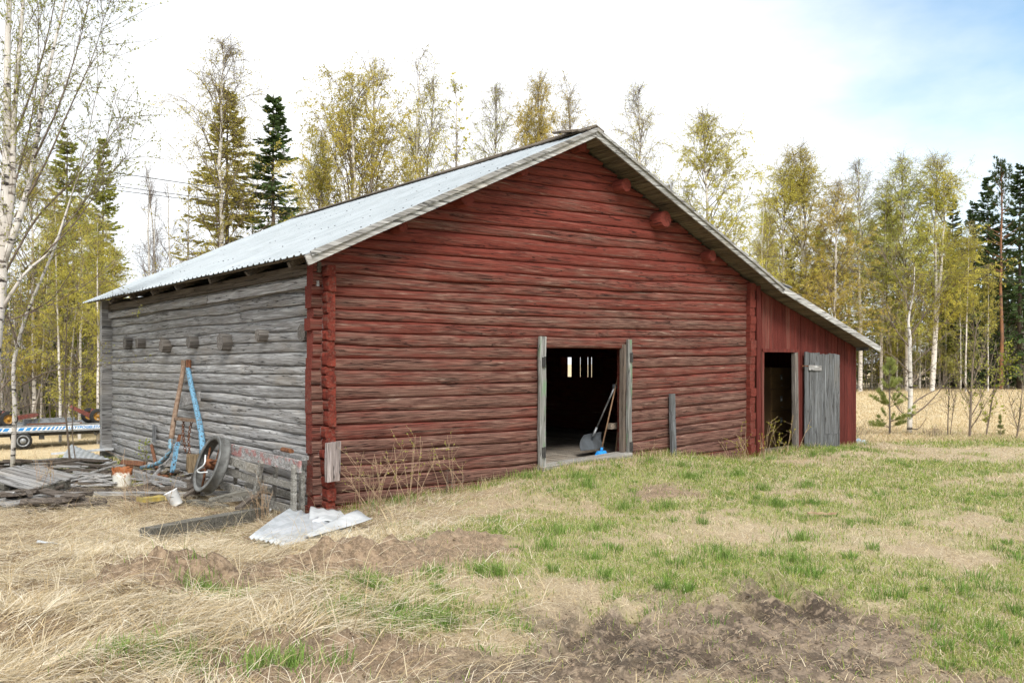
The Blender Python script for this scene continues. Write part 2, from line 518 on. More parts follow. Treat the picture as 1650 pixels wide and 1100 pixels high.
# ------------------------------------------------------------------ ground
_cp = []
for t, s, z in [(0, 0, -.06), (1.8, 0, .08), (3.0, 0, .14), (3.9, 0, .25), (6, 0, .30), (7.4, 0, .23), (8.3, 0, .09), (9.9, 0, .01), (11.6, 0, .08),
                (13.4, 0, .0), (14.4, 0, -.02), (0, 5, -.05), (0, 10, -.14), (-2, 2, -.05), (-2.5, 6, -.1), (-2, 10, -.22), (5, -1.2, .27), (3.5, -1.4, .16),
                (5, 5, .05), (10, 5, .0), (5, 10, -.1), (14.4, 6, -.05), (14, 10, -.1), (-1, -1.0, .02), (1.5, -1.5, .12), (8, -1.5, .2), (11, -1.5, .16)]:
    p = W(t, s); _cp.append((p[0], p[1], z))
_cp += [(0, 0, .38), (-4, 2, .36), (4, 2, .38), (0, 4.2, .36), (-3, 5, .30), (3, 5, .34), (0, 8, .24), (3, 9, .28), (6, 10, .24), (-4, 8, .10), (-6, 10, .0),
        (6, 14, .2), (9, 16, .12), (9, 20, .02), (13, 24, 0), (-9, 14, -.1), (-14, 26, -.82), (-10, 22, -.5), (-16, 27, -.84), (-30, 26, -.8), (-25, 50, -.9), (-60, 60, -.9),
        (0, 45, -.5), (20, 40, 0), (30, 66, 0), (60, 66, .1), (0, 120, 0), (-100, 150, -.5), (100, 150, .2), (0, -20, .5), (-30, 0, .2), (30, 0, .3),
        (400, 500, 0), (-400, 500, -.5), (400, -100, 0.3), (-400, -100, .0)]
_cp = np.array(_cp)
_c2 = 1.2
_D = np.sqrt(((_cp[:, None, :2] - _cp[None, :, :2]) ** 2).sum(-1) + _c2)
_wt = np.linalg.solve(_D + 0.02 * np.eye(len(_cp)), _cp[:, 2])
# heaps: (px, py, rx, ry in metres, height)
_heaps = []


def base_z(x, y):
    x = np.atleast_1d(np.asarray(x, float)); y = np.atleast_1d(np.asarray(y, float))
    out = np.zeros(x.shape)
    xf, yf, of = x.ravel(), y.ravel(), out.ravel()
    for i in range(0, len(xf), 40000):
        d = np.sqrt((xf[i:i + 40000, None] - _cp[None, :, 0]) ** 2 + (yf[i:i + 40000, None] - _cp[None, :, 1]) ** 2 + _c2)
        of[i:i + 40000] = d @ _wt
    return of.reshape(x.shape)


def flatg(px, py):
    """ground point under a place of the picture (smooth ground only)"""
    z = 0.1
    for _ in range(12):
        Y = (CAMZ - z) * F / (py - HY); X = (px - CX) / F * Y
        z = float(base_z(X, Y)[0])
    return np.array([X, Y, z])


def blob(x, y, px, py, rx, ry, rot=0.0):
    c = flatg(px, py)
    dx, dy = x - c[0], y - c[1]
    ca, sa = math.cos(rot), math.sin(rot)
    u = (dx * ca + dy * sa) / rx; v = (-dx * sa + dy * ca) / ry
    return np.exp(-(u * u + v * v))


HEAPS = [(270, 965, .46, .28, .34, .5), (200, 995, .26, .2, .12, .2), (470, 925, .55, .30, .16, .3), (600, 915, .5, .30, .17, .5), (730, 880, .6, .3, .17, .3),
         (540, 960, .4, .3, .09, 0), (380, 1000, .6, .35, .10, .2), (90, 960, .7, .4, .10, 0), (520, 1060, .4, .25, .08, .2), (930, 785, 1.1, .5, .13, .6), (160, 925, .6, .3, .14, .2), (60, 1030, .6, .25, .14, .1), (420, 1040, .4, .25, .10, .3)]


def masks(x, y):
    n1 = fbm(x * 1.3, y * 1.3, 3, 4); n2 = fbm(x * 4.0, y * 4.0, 9, 4)
    jit = (n1 - .5) * 1.1 + (n2 - .5) * 0.9
    mud = 1.10 * blob(x, y, 1230, 975, 1.05, .75, .1) + .95 * blob(x, y, 1110, 1050, 1.3, .5, .1) + .9 * blob(x, y, 930, 1000, .55, .55, .8) + .7 * blob(x, y, 1340, 1035, .9, .5) \
        + .6 * blob(x, y, 760, 1085, .9, .25) + .5 * blob(x, y, 1180, 1095, 1.6, .3)
    mud = np.clip((mud + jit * 1.15 - .44) * 1.9, 0, 1)
    soil = 1.0 * blob(x, y, 470, 930, 1.0, .55, .3) + .95 * blob(x, y, 620, 915, .9, .55, .4) + .8 * blob(x, y, 740, 885, .7, .4) + 1.9 * blob(x, y, 255, 970, .50, .30, .5) + .9 * blob(x, y, 530, 1050, .6, .4) \
        + 1.1 * blob(x, y, 640, 1085, 1.5, .35) + .7 * blob(x, y, 1060, 795, .7, .8) + .6 * blob(x, y, 900, 1085, 1.6, .35) + .8 * blob(x, y, 1450, 1090, .8, .35)
    soil = np.clip((soil + jit * .7 - .32) * 2.4, 0, 1)
    left = 1 / (1 + np.exp((x - (-1.35 + 0.05 * y) + jit * 1.2) * 3.2))          # matted long straw on the left side
    left = left * (y < 14)
    field = np.clip(((y - 21.5) + jit * 3.0 - np.abs(x - 12) * 0.04) / 2.5, 0, 1)
    g = fbm(x * .55 + 3.1, y * .55, 21, 4)
    green = np.clip((g - .50 + (n2 - .5) * .7) * 4.6 + .52, 0, 1)
    green = np.maximum(green, np.clip(blob(x, y, 1180, 765, 3.0, 1.1, .6) * 1.4 + jit * .9 - .25, 0, 1))
    green = np.maximum(green, np.clip(blob(x, y, 1600, 800, 2.8, 1.6) * 1.2 + jit * .8 - .25, 0, 1))
    green = np.maximum(green, np.clip(blob(x, y, 880, 850, 1.9, 1.0) * 1.35 + jit * .9 - .25, 0, 1))
    green = np.maximum(green, np.clip(blob(x, y, 660, 990, .8, .35) * 1.3 + jit * .9 - .25, 0, 1))
    green = np.maximum(green, np.clip(blob(x, y, 940, 770, 1.0, .7) * 1.3 + jit * .7 - .2, 0, 1))
    dry = np.clip(blob(x, y, 1350, 860, 2.6, 1.1) * 1.2 + blob(x, y, 1620, 960, 1.6, .8) * .5 + jit * .6 - .2, 0, 1)
    green = green * (1 - .8 * dry) * (1 - left * .93) * (1 - field * .93) * (1 - np.clip(mud + soil, 0, 1) * .95)
    return mud, soil * (1 - mud), left, field, green


def inside_barn(x, y, m=0.0):
    dx, dy = x - A0[0], y - A0[1]
    t = dx * DR[0] + dy * DR[1]; s = dx * DL[0] + dy * DL[1]
    return (t > 0.06 - m) & (t < T2 - .06 + m) & (s > 0.06 - m) & (s < L - .06 + m)


def ground_z(x, y, detail=True, mk=None):
    x = np.atleast_1d(np.asarray(x, float)); y = np.atleast_1d(np.asarray(y, float))
    z = base_z(x, y)
    for px, py, rx, ry, h, rot in HEAPS:
        z = z + h * blob(x, y, px, py, rx, ry, rot)
    z = z + (fbm(x * .9, y * .9, 31, 3) - .5) * .10
    z = z + (fbm(x * 1.9, y * 1.9, 37, 3) - .5) * .26 * np.clip((1.0 - x) / 2.5, 0, 1) * np.clip((10.5 - y) / 3, 0, 1)
    if detail:
        mud, soil, left, field, green = mk if mk is not None else masks(x, y)
        near = np.clip((26 - y) / 10, 0, 1)
        z = z + near * ((fbm(x * 7, y * 7, 41, 4, .6) - .5) * (.03 + .045 * mud + .14 * soil + .06 * left) + (fbm(x * 19, y * 19, 51, 3, .6) - .5) * (.016 + .085 * mud + .09 * soil))
        z = z - .045 * mud
        # wheel ruts in the mud
        for (ax, ay), (bx, by), wd, dp in RUTS:
            a = flatg(ax, ay)[:2]; b = flatg(bx, by)[:2]; d = b - a; ln = np.hypot(*d); d = d / ln
            u = (x - a[0]) * d[0] + (y - a[1]) * d[1]; v = -(x - a[0]) * d[1] + (y - a[1]) * d[0] + .04 * np.sin(u * 2)
            fade = np.clip(u / .25, 0, 1) * np.clip((ln - u) / .25, 0, 1)
            lug = .75 + .25 * np.sin(u * 42)
            z = z + fade * (-dp * np.exp(-(v / wd) ** 4) * lug + dp * .30 * np.exp(-((np.abs(v) - wd * 1.6) / (wd * .5)) ** 2))
    ins = inside_barn(x, y)
    z = np.where(ins, np.minimum(z, base_z(x, y)) - .18, z)
    return z


RUTS = [((1200, 915), (1340, 990), .085, .10), ((1140, 925), (1260, 1005), .075, .09), ((985, 955), (900, 1060), .09, .08), ((1040, 960), (965, 1075), .09, .08),
        ((1180, 1000), (1100, 1040), .07, .04), ((850, 1095), (1250, 1040), .09, .035)]


def gz(x, y):
    return float(ground_z(x, y)[0])


def gpt(px, py, dz=0.0):
    p = flatg(px, py)
    for _ in range(4):
        z = gz(p[0], p[1]); Y = (CAMZ - z) * F / (py - HY); p = np.array([(px - CX) / F * Y, Y, z])
    p[2] += dz
    return p


def warp_axis(dense0, dense1, step, lo, hi, grow):
    a = list(np.arange(dense0, dense1 + 1e-6, step)); v, st = a[-1], step
    while v < hi: st *= grow; v += st; a.append(v)
    v, st, b = a[0], step, []
    while v > lo: st *= grow; v -= st; b.append(v)
    return np.array(b[::-1] + a)


gx = warp_axis(-5.2, 6.0, .052, -700, 700, 1.07)
gy = warp_axis(3.8, 11.0, .050, -60, 1400, 1.035)
GX, GY = np.meshgrid(gx, gy, indexing='ij')
GM = masks(GX, GY)
GZ = ground_z(GX, GY, True, GM)
_i = np.arange(GX.size).reshape(GX.shape)
gq = np.stack([_i[:-1, :-1], _i[1:, :-1], _i[1:, 1:], _i[:-1, 1:]], -1).reshape(-1, 4)


def gridread(A, x, y):
    i = np.clip(np.searchsorted(gx, x) - 1, 0, len(gx) - 2); j = np.clip(np.searchsorted(gy, y) - 1, 0, len(gy) - 2)
    u = (x - gx[i]) / (gx[i + 1] - gx[i]); v = (y - gy[j]) / (gy[j + 1] - gy[j])
    return (A[i, j] * (1 - u) + A[i + 1, j] * u) * (1 - v) + (A[i, j + 1] * (1 - u) + A[i + 1, j + 1] * u) * v


def masks_i(x, y): return [gridread(A, x, y) for A in GM]


def zi(x, y): return gridread(GZ, x, y)


def mat_ground():
    k = NT('meadow_ground'); v = k.geo_coord()
    n1 = k.noise(v, 2.0, 6, 0.65); n2 = k.noise(v, 14.0, 6, 0.7); n3 = k.noise(v, 60.0, 5, 0.7)
    thatch = k.mix(k.rng(n3, 0.3, 0.7), (0.24, 0.18, 0.11), (0.52, 0.42, 0.28))
    thatch = k.mix(k.rng(n1, 0.4, 0.7, 0, .5), thatch, (0.50, 0.41, 0.28))
    green = k.mix(k.rng(n2, 0.3, 0.7), (0.16, 0.19, 0.05), (0.31, 0.33, 0.11))
    gf = k.math('MULTIPLY', k.attr('green'), k.rng(n2, 0.35, 0.6, 0.25, 0.95))
    col = k.mix(gf, thatch, green)
    fld = k.mix(k.rng(n1, 0.3, 0.7), (0.58, 0.46, 0.28), (0.47, 0.37, 0.22))
    fld = k.mix(k.rng(k.noise(v, .35, 4), .45, .7, 0, .5), fld, (0.62, 0.52, 0.35))
    col = k.mix(k.attr('field'), col, fld)
    lf = k.mix(k.rng(n3, 0.3, 0.7), (0.11, 0.075, 0.048), (0.30, 0.22, 0.14))
    col = k.mix(k.math('MULTIPLY', k.attr('left'), 0.85), col, lf)
    soil = k.mix(k.rng(n2, 0.34, 0.66), (0.085, 0.055, 0.036), (0.32, 0.23, 0.15))
    soil = k.mix(k.rng(n3, 0.45, 0.7, 0, .6), soil, (0.44, 0.34, 0.24))
    col = k.mix(k.math('MULTIPLY', k.attr('soil'), k.rng(n2, .3, .55, .55, 1.0)), col, soil)
    mud = k.mix(k.rng(n2, 0.36, 0.62), (0.10, 0.072, 0.053), (0.29, 0.22, 0.155))
    mud = k.mix(k.rng(n1, 0.54, 0.66, 0, .85), mud, k.mix(k.rng(n3, .35, .65), (.26, .195, .14), (.50, .40, .29)))
    mud = k.mix(k.rng(n3, 0.55, 0.75, 0, .6), mud, (0.36, 0.285, 0.21))
    mud = k.mix(k.math('MULTIPLY', k.attr('wet'), k.rng(n2, .66, .42, .0, 1.0)), mud, (0.055, 0.040, 0.030))
    col = k.mix(k.math('MULTIPLY', k.attr('mud'), k.rng(n2, .28, .5, .7, 1.0)), col, mud)
    k.bump(k.math('ADD', k.math('MULTIPLY', n2, .6), k.math('MULTIPLY', n3, .5)), 0.8, 0.035)
    return k.done(col, 0.95)


M['ground'] = mat_ground()
gme = mk_mesh('ground', np.stack([GX, GY, GZ], -1).reshape(-1, 3), gq, None, True,
              {'mud': GM[0].ravel(), 'soil': GM[1].ravel(), 'left': GM[2].ravel(), 'field': GM[3].ravel(), 'green': GM[4].ravel(),
               'wet': np.clip((1.1 * blob(GX, GY, 1250, 965, .8, .5, -.4) + .9 * blob(GX, GY, 930, 1000, .45, .45, .8) + .8 * blob(GX, GY, 1120, 1060, 1.0, .3) + (fbm(GX * 3, GY * 3, 71, 4) - .5) * 1.6 - .25) * 2.2, 0, 1).ravel()}, [M['ground']])
ground = link('ground', gme); ground['kind'] = 'structure'
ground['label'] = 'rough ground of matted straw, patchy grass and rutted mud around the barn'

# ------------------------------------------------------------------ the barn
barn = thing('log_barn', 'long red log barn with grey side wall, pale sheet roof and plank lean-to', 'barn', A0, BARN_ANG)
SL, SR, SN = 0.485, 0.406, 0.282                 # roof slopes: left, right, lean-to
TE, ZE = -0.40, 3.41                             # left eave (top of sheet)
TA = 4.725
ZA = ZE + SL * (TA - TE)
TK = 10.38
ZK = ZA - SR * (TK - TA)
TN = 14.62
ZN = ZK - SN * (TN - TK)
OV = 0.45                                        # overhang in front


def roof_z(t):
    t = np.asarray(t, float)
    return np.where(t < TA, ZE + SL * (t - TE), np.where(t < TK, ZA - SR * (t - TA), ZK - SN * (t - TK)))


def under(t): return roof_z(t) - 0.095


class Joint:
    def __init__(s, fn, seed, amp=0.006):
        r = np.random.default_rng(seed); s.fn = fn; s.a = r.normal(0, amp, 4); s.f = r.uniform(.5, 3.2, 4); s.p = r.uniform(0, 6.3, 4)
    def __call__(s, u):
        u = np.asarray(u, float)
        return s.fn(u) + sum(a * np.sin(f * u + p) for a, f, p in zip(s.a, s.f, s.p))


PROF = [(-.05, 0.0, 0.0), (-.008, .02, 0.15), (.010, .075, .65), (.017, .25, .95), (.018, .66, 1.0), (.014, .91, .85), (-.002, .98, .35), (-.05, 1.0, 0.0), (-.17, 1.0, 0.0), (-.17, 0.0, 0.0)]


def log_piece(name, u0, u1, lo, hi, place, mat, seed, clip=None, bulge=1.0, step=.33, thick=.17):
    r = np.random.default_rng(seed)
    n = max(3, int((u1 - u0) / step) + 1)
    us = np.linspace(u0, u1, n)
    a = r.normal(0, .004, 4); f = r.uniform(.6, 5, 4); p = r.uniform(0, 6.3, 4); off = r.normal(0, .008)
    V = []; wear = []
    for u in us:
        zl, zh = float(lo(u)), float(hi(u))
        w = off + sum(a[i] * math.sin(f[i] * u + p[i]) for i in range(4))
        for d, v, wr in PROF:
            dd = (d * bulge + w if d > -.1 else -thick) + (r.normal(0, .003) if d > -.04 else 0)
            z = zl + (zh - zl) * v
            if clip is not None: z = min(z, float(clip(u)) - .003)
            V.append(place(u, dd, z)); wear.append(wr)
    K = len(PROF)
    Q = []
    sm = []
    for i in range(n - 1):
        for k in range(K):
            Q.append([i * K + k, i * K + (k + 1) % K, (i + 1) * K + (k + 1) % K, (i + 1) * K + k]); sm.append(k < 7)
    # end caps with their own vertices
    T = []
    for row, flip in ((0, False), (n - 1, True)):
        b = len(V); ring = [V[row * K + k] for k in range(K)]
        V += ring; wear += [0.1] * K
        c = len(V); V.append(np.mean(ring, axis=0)); wear.append(0.1)
        for k in range(K):
            q = [c, b + (k + 1) % K, b + k]
            T.append(q[::-1] if flip else q); sm.append(False)
    me = mk_mesh(name, np.array(V), Q, T, sm, {'wear': np.array(wear)}, [mat])
    return link(name, me, barn)


pl_front = lambda u, d, z: (u, -d, z)
pl_left = lambda u, d, z: (-d, u, z)
pl_right = lambda u, d, z: (T1 + .06 + d, u, z)
pl_back = lambda u, d, z: (u, L + d, z)

# measured course joints of the gable wall: pixel heights at four columns
JL = [396, 421.4, 441, 461.7, 476.7, 498.5, 514, 535.4, 555, 576.8, 595.5, 621, 641.8, 664.8, 683.3, 708.6, 728.2, 750, 768.5, 793.8, 812, 832]
JM = [424.9, 443, 460.5, 477.5, 493, 509, 527, 541.3, 560.7, 578, 598, 616.5, 637.2, 655.6, 673, 694.8, 712, 730.5, 749, 771, 790, 808]
JP = [433, 452.5, 470, 483, 501, 514, 531, 544.6, 562, 577, 592.4, 609, 625, 642, 661, 678, 693, 710, 728, 745, 763, 780]
JR = [444.4, 458, 475.5, 486, 504, 516, 532, 542.3, 560, 571, 586, 597, 616, 627, 644, 658, 673, 685, 702, 719, 735, 751]
KJ = [((850, 405.3), (1179, 429.5)), ((850, 385.7), (1156, 413)), ((850, 367.3), (1135, 394)), ((850, 351), (1119, 379)), ((850, 333.6), (1093, 358.6)), ((850, 312.7), (1065, 339)),
      ((850, 294.5), (1032, 317)), ((850, 281), (1010, 301)), ((850, 266), (1000, 286)), ((870, 252), (980, 268)), ((900, 240), (965, 249)), ((900, 222), (965, 232))]
joints = []
for i in range(len(JL)):
    pts = [onfront(541, JL[i]), onfront(861, JM[i]), onfront(1011, JP[i]), onfront(1204, JR[i])]
    co = np.polyfit([p[0] for p in pts], [p[2] for p in pts], 2)
    joints.append(Joint(lambda u, co=co: np.polyval(co, u), 100 + i, .004))
gab = []
for i, (a, b) in enumerate(KJ):
    pa, pb = onfront(*a), onfront(*b)
    co = np.polyfit([pa[0], pb[0]], [pa[2], pb[2]], 1)
    gab.append(Joint(lambda u, co=co: np.polyval(co, u), 200 + i, .004))
allj = gab[::-1] + joints            # from the top down
TD0, TD1 = onfront(867, 700)[0], onfront(1006, 700)[0]
nK = len(gab)
for i in range(len(allj) - 1):
    hi, lo = allj[i], allj[i + 1]
    ts = np.linspace(-.15, T1, 240)
    ok = under(ts) > lo(ts) + .03
    if not ok.any(): continue
    a, b = ts[ok].min(), ts[ok].max()
    if i >= nK: a = -.15 + rng.uniform(-.025, .02)
    if a > -.2: a += 0.0
    seg = [(a, b)]
    if i - nK >= 8 and i - nK < 19: seg = [(a, TD0), (TD1, b)]
    for q, (u0, u1) in enumerate(seg):
        log_piece('log', u0, u1, lo, hi, pl_front, M['red_x'], 1000 + i * 3 + q, under)

# grey side wall: half a course lower than the front one
zs = np.array([0.0, .17, .33, .50, .655, .82, .98, 1.15, 1.30, 1.47, 1.63, 1.79, 1.96, 2.12, 2.28, 2.45, 2.61, 2.78, 2.95, 3.12, 3.28, 3.42]) - .14
lj = []
for i, z in enumerate(zs):
    tl = rng.normal(0, .004)
    lj.append(Joint(lambda u, z=z, tl=tl: z + tl * (u - 5), 300 + i, .007))
for i in range(len(lj) - 1):
    log_piece('log', -.15 + rng.uniform(-.03, .02), L + .2, lj[i], lj[i + 1], pl_left, M['gray_y_red'], 1400 + i, thick=.115)
# back wall and the log wall between barn and lean-to
rj = []
for i, z in enumerate(np.arange(-.2, 4.0, .168)):
    rj.append(Joint(lambda u, z=z: z + 0 * np.asarray(u, float), 500 + i, .006))
for i in range(len(rj) - 1):
    lo, hi = rj[i], rj[i + 1]
    if lo(0) > under(T1) - .02: break
    zc = .5 * (float(lo(5)) + float(hi(5)))
    seg = [(-.12 + rng.uniform(-.02, .02), L)]
    if 1.58 < zc < 2.1: seg = [(seg[0][0], 4.1), (5.6, L)]
    for q, (u0, u1) in enumerate(seg):
        log_piece('log', u0, u1, lo, hi, pl_right, M['red_y'], 1600 + i * 3 + q, lambda u: under(T1 + .1), 1.0, .9)
bj = []
for i, z in enumerate(np.arange(-.3, 6.1, .175)):
    bj.append(Joint(lambda u, z=z: z + 0 * np.asarray(u, float), 700 + i, .005))
for i in range(len(bj) - 1):
    lo, hi = bj[i], bj[i + 1]
    ts = np.linspace(-.22, T1 + .2, 200); ok = under(ts) > lo(ts) + .02
    if not ok.any(): break
    log_piece('log', ts[ok].min(), ts[ok].max(), lo, hi, pl_back, M['gray_x'], 1900 + i, under, 1.0, .9)

# purlin ends under the verge, joist ends in the grey wall
for px, py, rp in [(649, 365, 9), (753, 319, 13.5), (843, 271, 10), (940, 233, 10), (1010, 298, 10.5), (1071, 353, 13), (1150, 412, 9)]:
    p = onfront(px, py, -.24); Y = W(p[0], p[1])[1]; r = rp / F * Y
    z = min(p[2], float(under(p[0])) - r * .9)
    n = 14; ys = [-.24 + rng.uniform(-.03, .03), .3, 4.0, L + .3]
    b = Buf().add(*tube([(p[0], y, z + rng.normal(0, .004)) for y in ys], [r, r * 1.02, r, r], n))
    b.obj('purlin', M['red_y'], barn, 'x' and [True] * (n * 3) + [False] * (2 * n))
for px, py, hp, wp in [(197, 553, 20, 14), (219, 553, 16, 12), (258, 557, 22, 13), (301, 551, 20, 13), (353, 551, 29, 17), (412, 540, 20, 14), (479, 536, 30, 21)]:
    p = onleft(px, py, -.18); Y = W(p[0], p[1])[1]; h = hp / F * Y; w = h * .95
    V, Q, T = tube([(-.15 + rng.uniform(-.03, .03), p[1], p[2]), (.4, p[1], p[2])], [h / 2, h / 2 * 1.06], 7)
    Buf().add(V, Q, T).obj('joist_end', M['dark_board0'], barn)

# eave board and plate above the grey wall
Buf().add(*plank((-.075, -.02, 3.085), (-.075, 3.9, 3.075), .125, .035, segs=8)).obj('eave_board', M['gray_y'], barn)
Buf().add(*plank((-.075, 3.93, 3.075), (-.075, L + .1, 3.06), .12, .035, segs=8)).obj('eave_board', M['gray_y'], barn)
Buf().add(*plank((-.06, -.05, 3.27), (-.06, L + .15, 3.24), .14, .05, segs=8)).obj('wall_plate', M['brown_wood'], barn)
for px, py in [(476, 423), (407, 440), (347, 456), (292, 467), (253, 476), (218, 484), (184, 492)]:
    s = onleft(px, py, -.25)[1]
    z0 = float(under(-.34)) - .04
    Buf().add(*plank((-.34, s, z0), (1.2, s, z0 + SL * 1.54), .085, .075, segs=3)).obj('rafter_end', M['brown_wood'], barn)


# roof boards, each a piece of its own
def roof_boards(t0, t1, wd, mat, s0, s1):
    n = int(round((t1 - t0) / wd)); e = np.linspace(t0, t1, n + 1)
    for i in range(n):
        a, b = e[i], e[i + 1]; m = .5 * (a + b)
        g = abs(b - a) * .5 * rng.uniform(.93, .985)
        z = [float(roof_z(m + k * g * .98)) for k in (-1, 1)]
        y0 = s0 + rng.uniform(-.012, .012); dz = rng.uniform(-.006, .004)
        V = []
        for y in (y0, s1 + rng.uniform(-.02, .02)):
            V += [(m - g, y, z[0] - .065 + dz), (m + g, y, z[1] - .065 + dz), (m + g, y, z[1] - .036 + dz), (m - g, y, z[0] - .036 + dz)]
        Q = [[0, 1, 2, 3], [7, 6, 5, 4], [0, 4, 5, 1], [1, 5, 6, 2], [2, 6, 7, 3], [3, 7, 4, 0]]
        Buf().add(V, Q).obj('roof_board', mat, barn)


roof_boards(TE + .03, TA - .02, .165, M['soffit'], -OV, L + OV)
roof_boards(TA + .02, TK - .02, .15, M['soffit'], -OV, L + OV)
roof_boards(TK, TN - .02, .155, M['soffit'], -OV - .02, L + OV)

# ribbed sheets on the left slope (and the same ones over the far slopes)
def sheet(s0, s1, t0, t1, lift, name='roof_sheet', rib=.19):
    n = max(2, int(round((s1 - s0) / rib))); pr = []
    for i in range(n):
        a = s0 + (s1 - s0) * i / n; w = (s1 - s0) / n
        pr += [(a, 0), (a + w * .62, 0), (a + w * .70, .022), (a + w * .90, .022)]
    pr.append((s1, 0))
    us = np.linspace(t0, t1, 7); V = []
    jz = rng.normal(0, .003, 7)
    for j, u in enumerate(us):
        for y, h in pr: V.append((u, y, float(roof_z(u)) - .022 + h + lift + jz[j]))
    K = len(pr); Q = []
    for j in range(6):
        for k in range(K - 1): Q.append([j * K + k, j * K + k + 1, (j + 1) * K + k + 1, (j + 1) * K + k])
    me = mk_mesh(name, V, Q, None, False, None, [M['roof']])
    o = link(name, me, barn)
    md = o.modifiers.new('thickness', 'SOLIDIFY'); md.thickness = .004; md.offset = -1
    return o


edges = np.linspace(-OV - .03, L + OV + .03, 11)
for i in range(10):
    o = sheet(edges[i], edges[i + 1] + .07, TE - .055 + rng.uniform(-.015, .012), TA - .01, .004 * (i % 2) + .003)
    b = Buf()
    for tt in np.linspace(TE + .1, TA - .25, 7):
        for q in range(5):
            y = edges[i] + (edges[i + 1] - edges[i]) * (q + .3) / 5
            b.add(*box((tt + rng.normal(0, .01), y + rng.normal(0, .008), float(roof_z(tt)) - .006), (.017, .017, .018)))
    sc = b.obj('screw_heads', M['dark_steel'], o); sc['kind'] = 'stuff'
for i in range(5):
    e0 = -OV - .03 + i * (L + 2 * OV + .06) / 5; e1 = e0 + (L + 2 * OV + .06) / 5
    sheet(e0, e1 + .06, TA + .01, TK + .10, .004 * (i % 2) + .03)
    sheet(e0, e1 + .06, TK + .05, TN + .03, .004 * (i % 2) + .004)
# lifted tail of the upper roof above the lean-to
Buf().add(*plank((TK - .1, -OV + .12, ZK + .10), (TK + .42, -OV + .12, ZK + .02), .25, .02, up=(0, 1, 0))).obj('roof_tail_board', M['gray_x'], barn)

# verge boards
def verge(t0, t1, s, drop, wd, th, mat, z_off=0.0, name='verge_board'):
    a = (t0, s, float(roof_z(t0)) - drop + z_off); b = (t1, s, float(roof_z(t1)) - drop + z_off)
    Buf().add(*plank(a, b, wd, th, segs=6, warp=.003)).obj(name, mat, barn)


verge(TE - .07, TA - .005, -OV - .035, .085, .135, .028, M['verge'])
verge(TE - .02, TA - .005, -OV - .065, .030, .065, .028, M['verge'])
verge(TA + .005, TK + .05, -OV - .035, .075, .13, .028, M['verge'])
verge(TA + .005, TK + .03, -OV - .065, .015, .05, .028, M['verge'])
verge(TK + .02, TN + .03, -OV - .062, .06, .14, .028, M['verge'])
# ridge: dark weathered capping boards
for i in range(5):
    s0 = -OV - .05 + i * 2.22
    Buf().add(*plank((TA - .10, s0, ZA - .005 + rng.normal(0, .008)), (TA - .10, s0 + 2.2, ZA - .005), .22, .022, up=(1, 0, SL))).obj('ridge_board', M['brown_wood'], barn)
    Buf().add(*plank((TA + .10, s0, ZA + .01), (TA + .10, s0 + 2.2, ZA + .01), .22, .022, up=(1, 0, -SR))).obj('ridge_board', M['brown_wood'], barn)
Buf().add(*plank((TA - .34, -.25, ZA - .06), (TA - .12, .25, ZA + .085), .30, .03, up=(1, .2, .3), warp=.02)).obj('loose_ridge_board', M['brown_wood'], barn)

# big doorway: flaked green boards, inner jambs, sill and floor
zt0, zb0 = onfront(867, 542)[2], onfront(867, 757)[2]
Buf().add(*plank((TD0 + .005, -.09, zb0 - .05), (TD0 + .005, -.09, zt0), .135, .05, up=(1, 0, 0), segs=6)).obj('door_post', M['green_board'], barn)
zt1, zb1 = onfront(1007, 547)[2], onfront(1007, 738)[2]
Buf().add(*plank((TD1 + .03, -.09, zb1 - .05), (TD1 + .03, -.09, zt1), .10, .05, up=(1, 0, 0), segs=6)).obj('door_post', M['green_board'], barn)
for tt, dx in ((TD0, .03), (TD1, -.05)):
    Buf().add(*plank((tt + dx, -.005, .22), (tt + dx, -.005, onfront(940, 553)[2]), .10, .06, up=(0, 1, 0))).obj('door_jamb', mat_gray(2, (.8, .66, .56), .6, 'door_jamb_wood') if dx > 0 else bpy.data.materials['door_jamb_wood'], barn)
for z, tt in ((zt0 - .42, TD0), (zb0 + .30, TD0), (zt1 - .32, TD1 + .03), (zb1 + .22, TD1 + .03)):
    Buf().add(*box((tt + .01, -.125, z), (.05, .02, .16))).add(*tube([(tt + .03, -.14, z - .09), (tt + .03, -.14, z + .09)], .012, 6)).obj('hinge', M['dark_steel'], barn)
FZ = .33
Buf().add(*plank((TD0 - .05, -.02, .255), (TD1 + .02, -.02, .34), .34, .12, up=(0, 1, 0), segs=6)).obj('door_sill', mat_gray(0, (1.0, .97, .9), 1.0, 'sill_wood'), barn)
nb = 44
for i in range(nb):
    a = .18 + (T1 - .3) * i / nb; b_ = .18 + (T1 - .3) * (i + 1) / nb
    if b_ < 2.6: continue
    Buf().add(*plank((.5 * (a + b_), .12, FZ - .015 + rng.normal(0, .003)), (.5 * (a + b_), L - .15, FZ - .015), (b_ - a) * .96, .03, up=(1, 0, 0), segs=2, warp=.001)).obj('floor_board', M['floor'], barn)
# wall board with a bevelled top leaning on the gable wall is a thing of its own (below); nailed block at the corner
p0 = onfront(536, 775, -.24); p1 = onfront(536, 712, -.24)
Buf().add(*plank(p0, p1, .20, .06, up=(1, 0, 0), segs=3)).obj('corner_block', mat_gray(2, (1, .86, .82), .75, 'corner_block_wood'), barn)

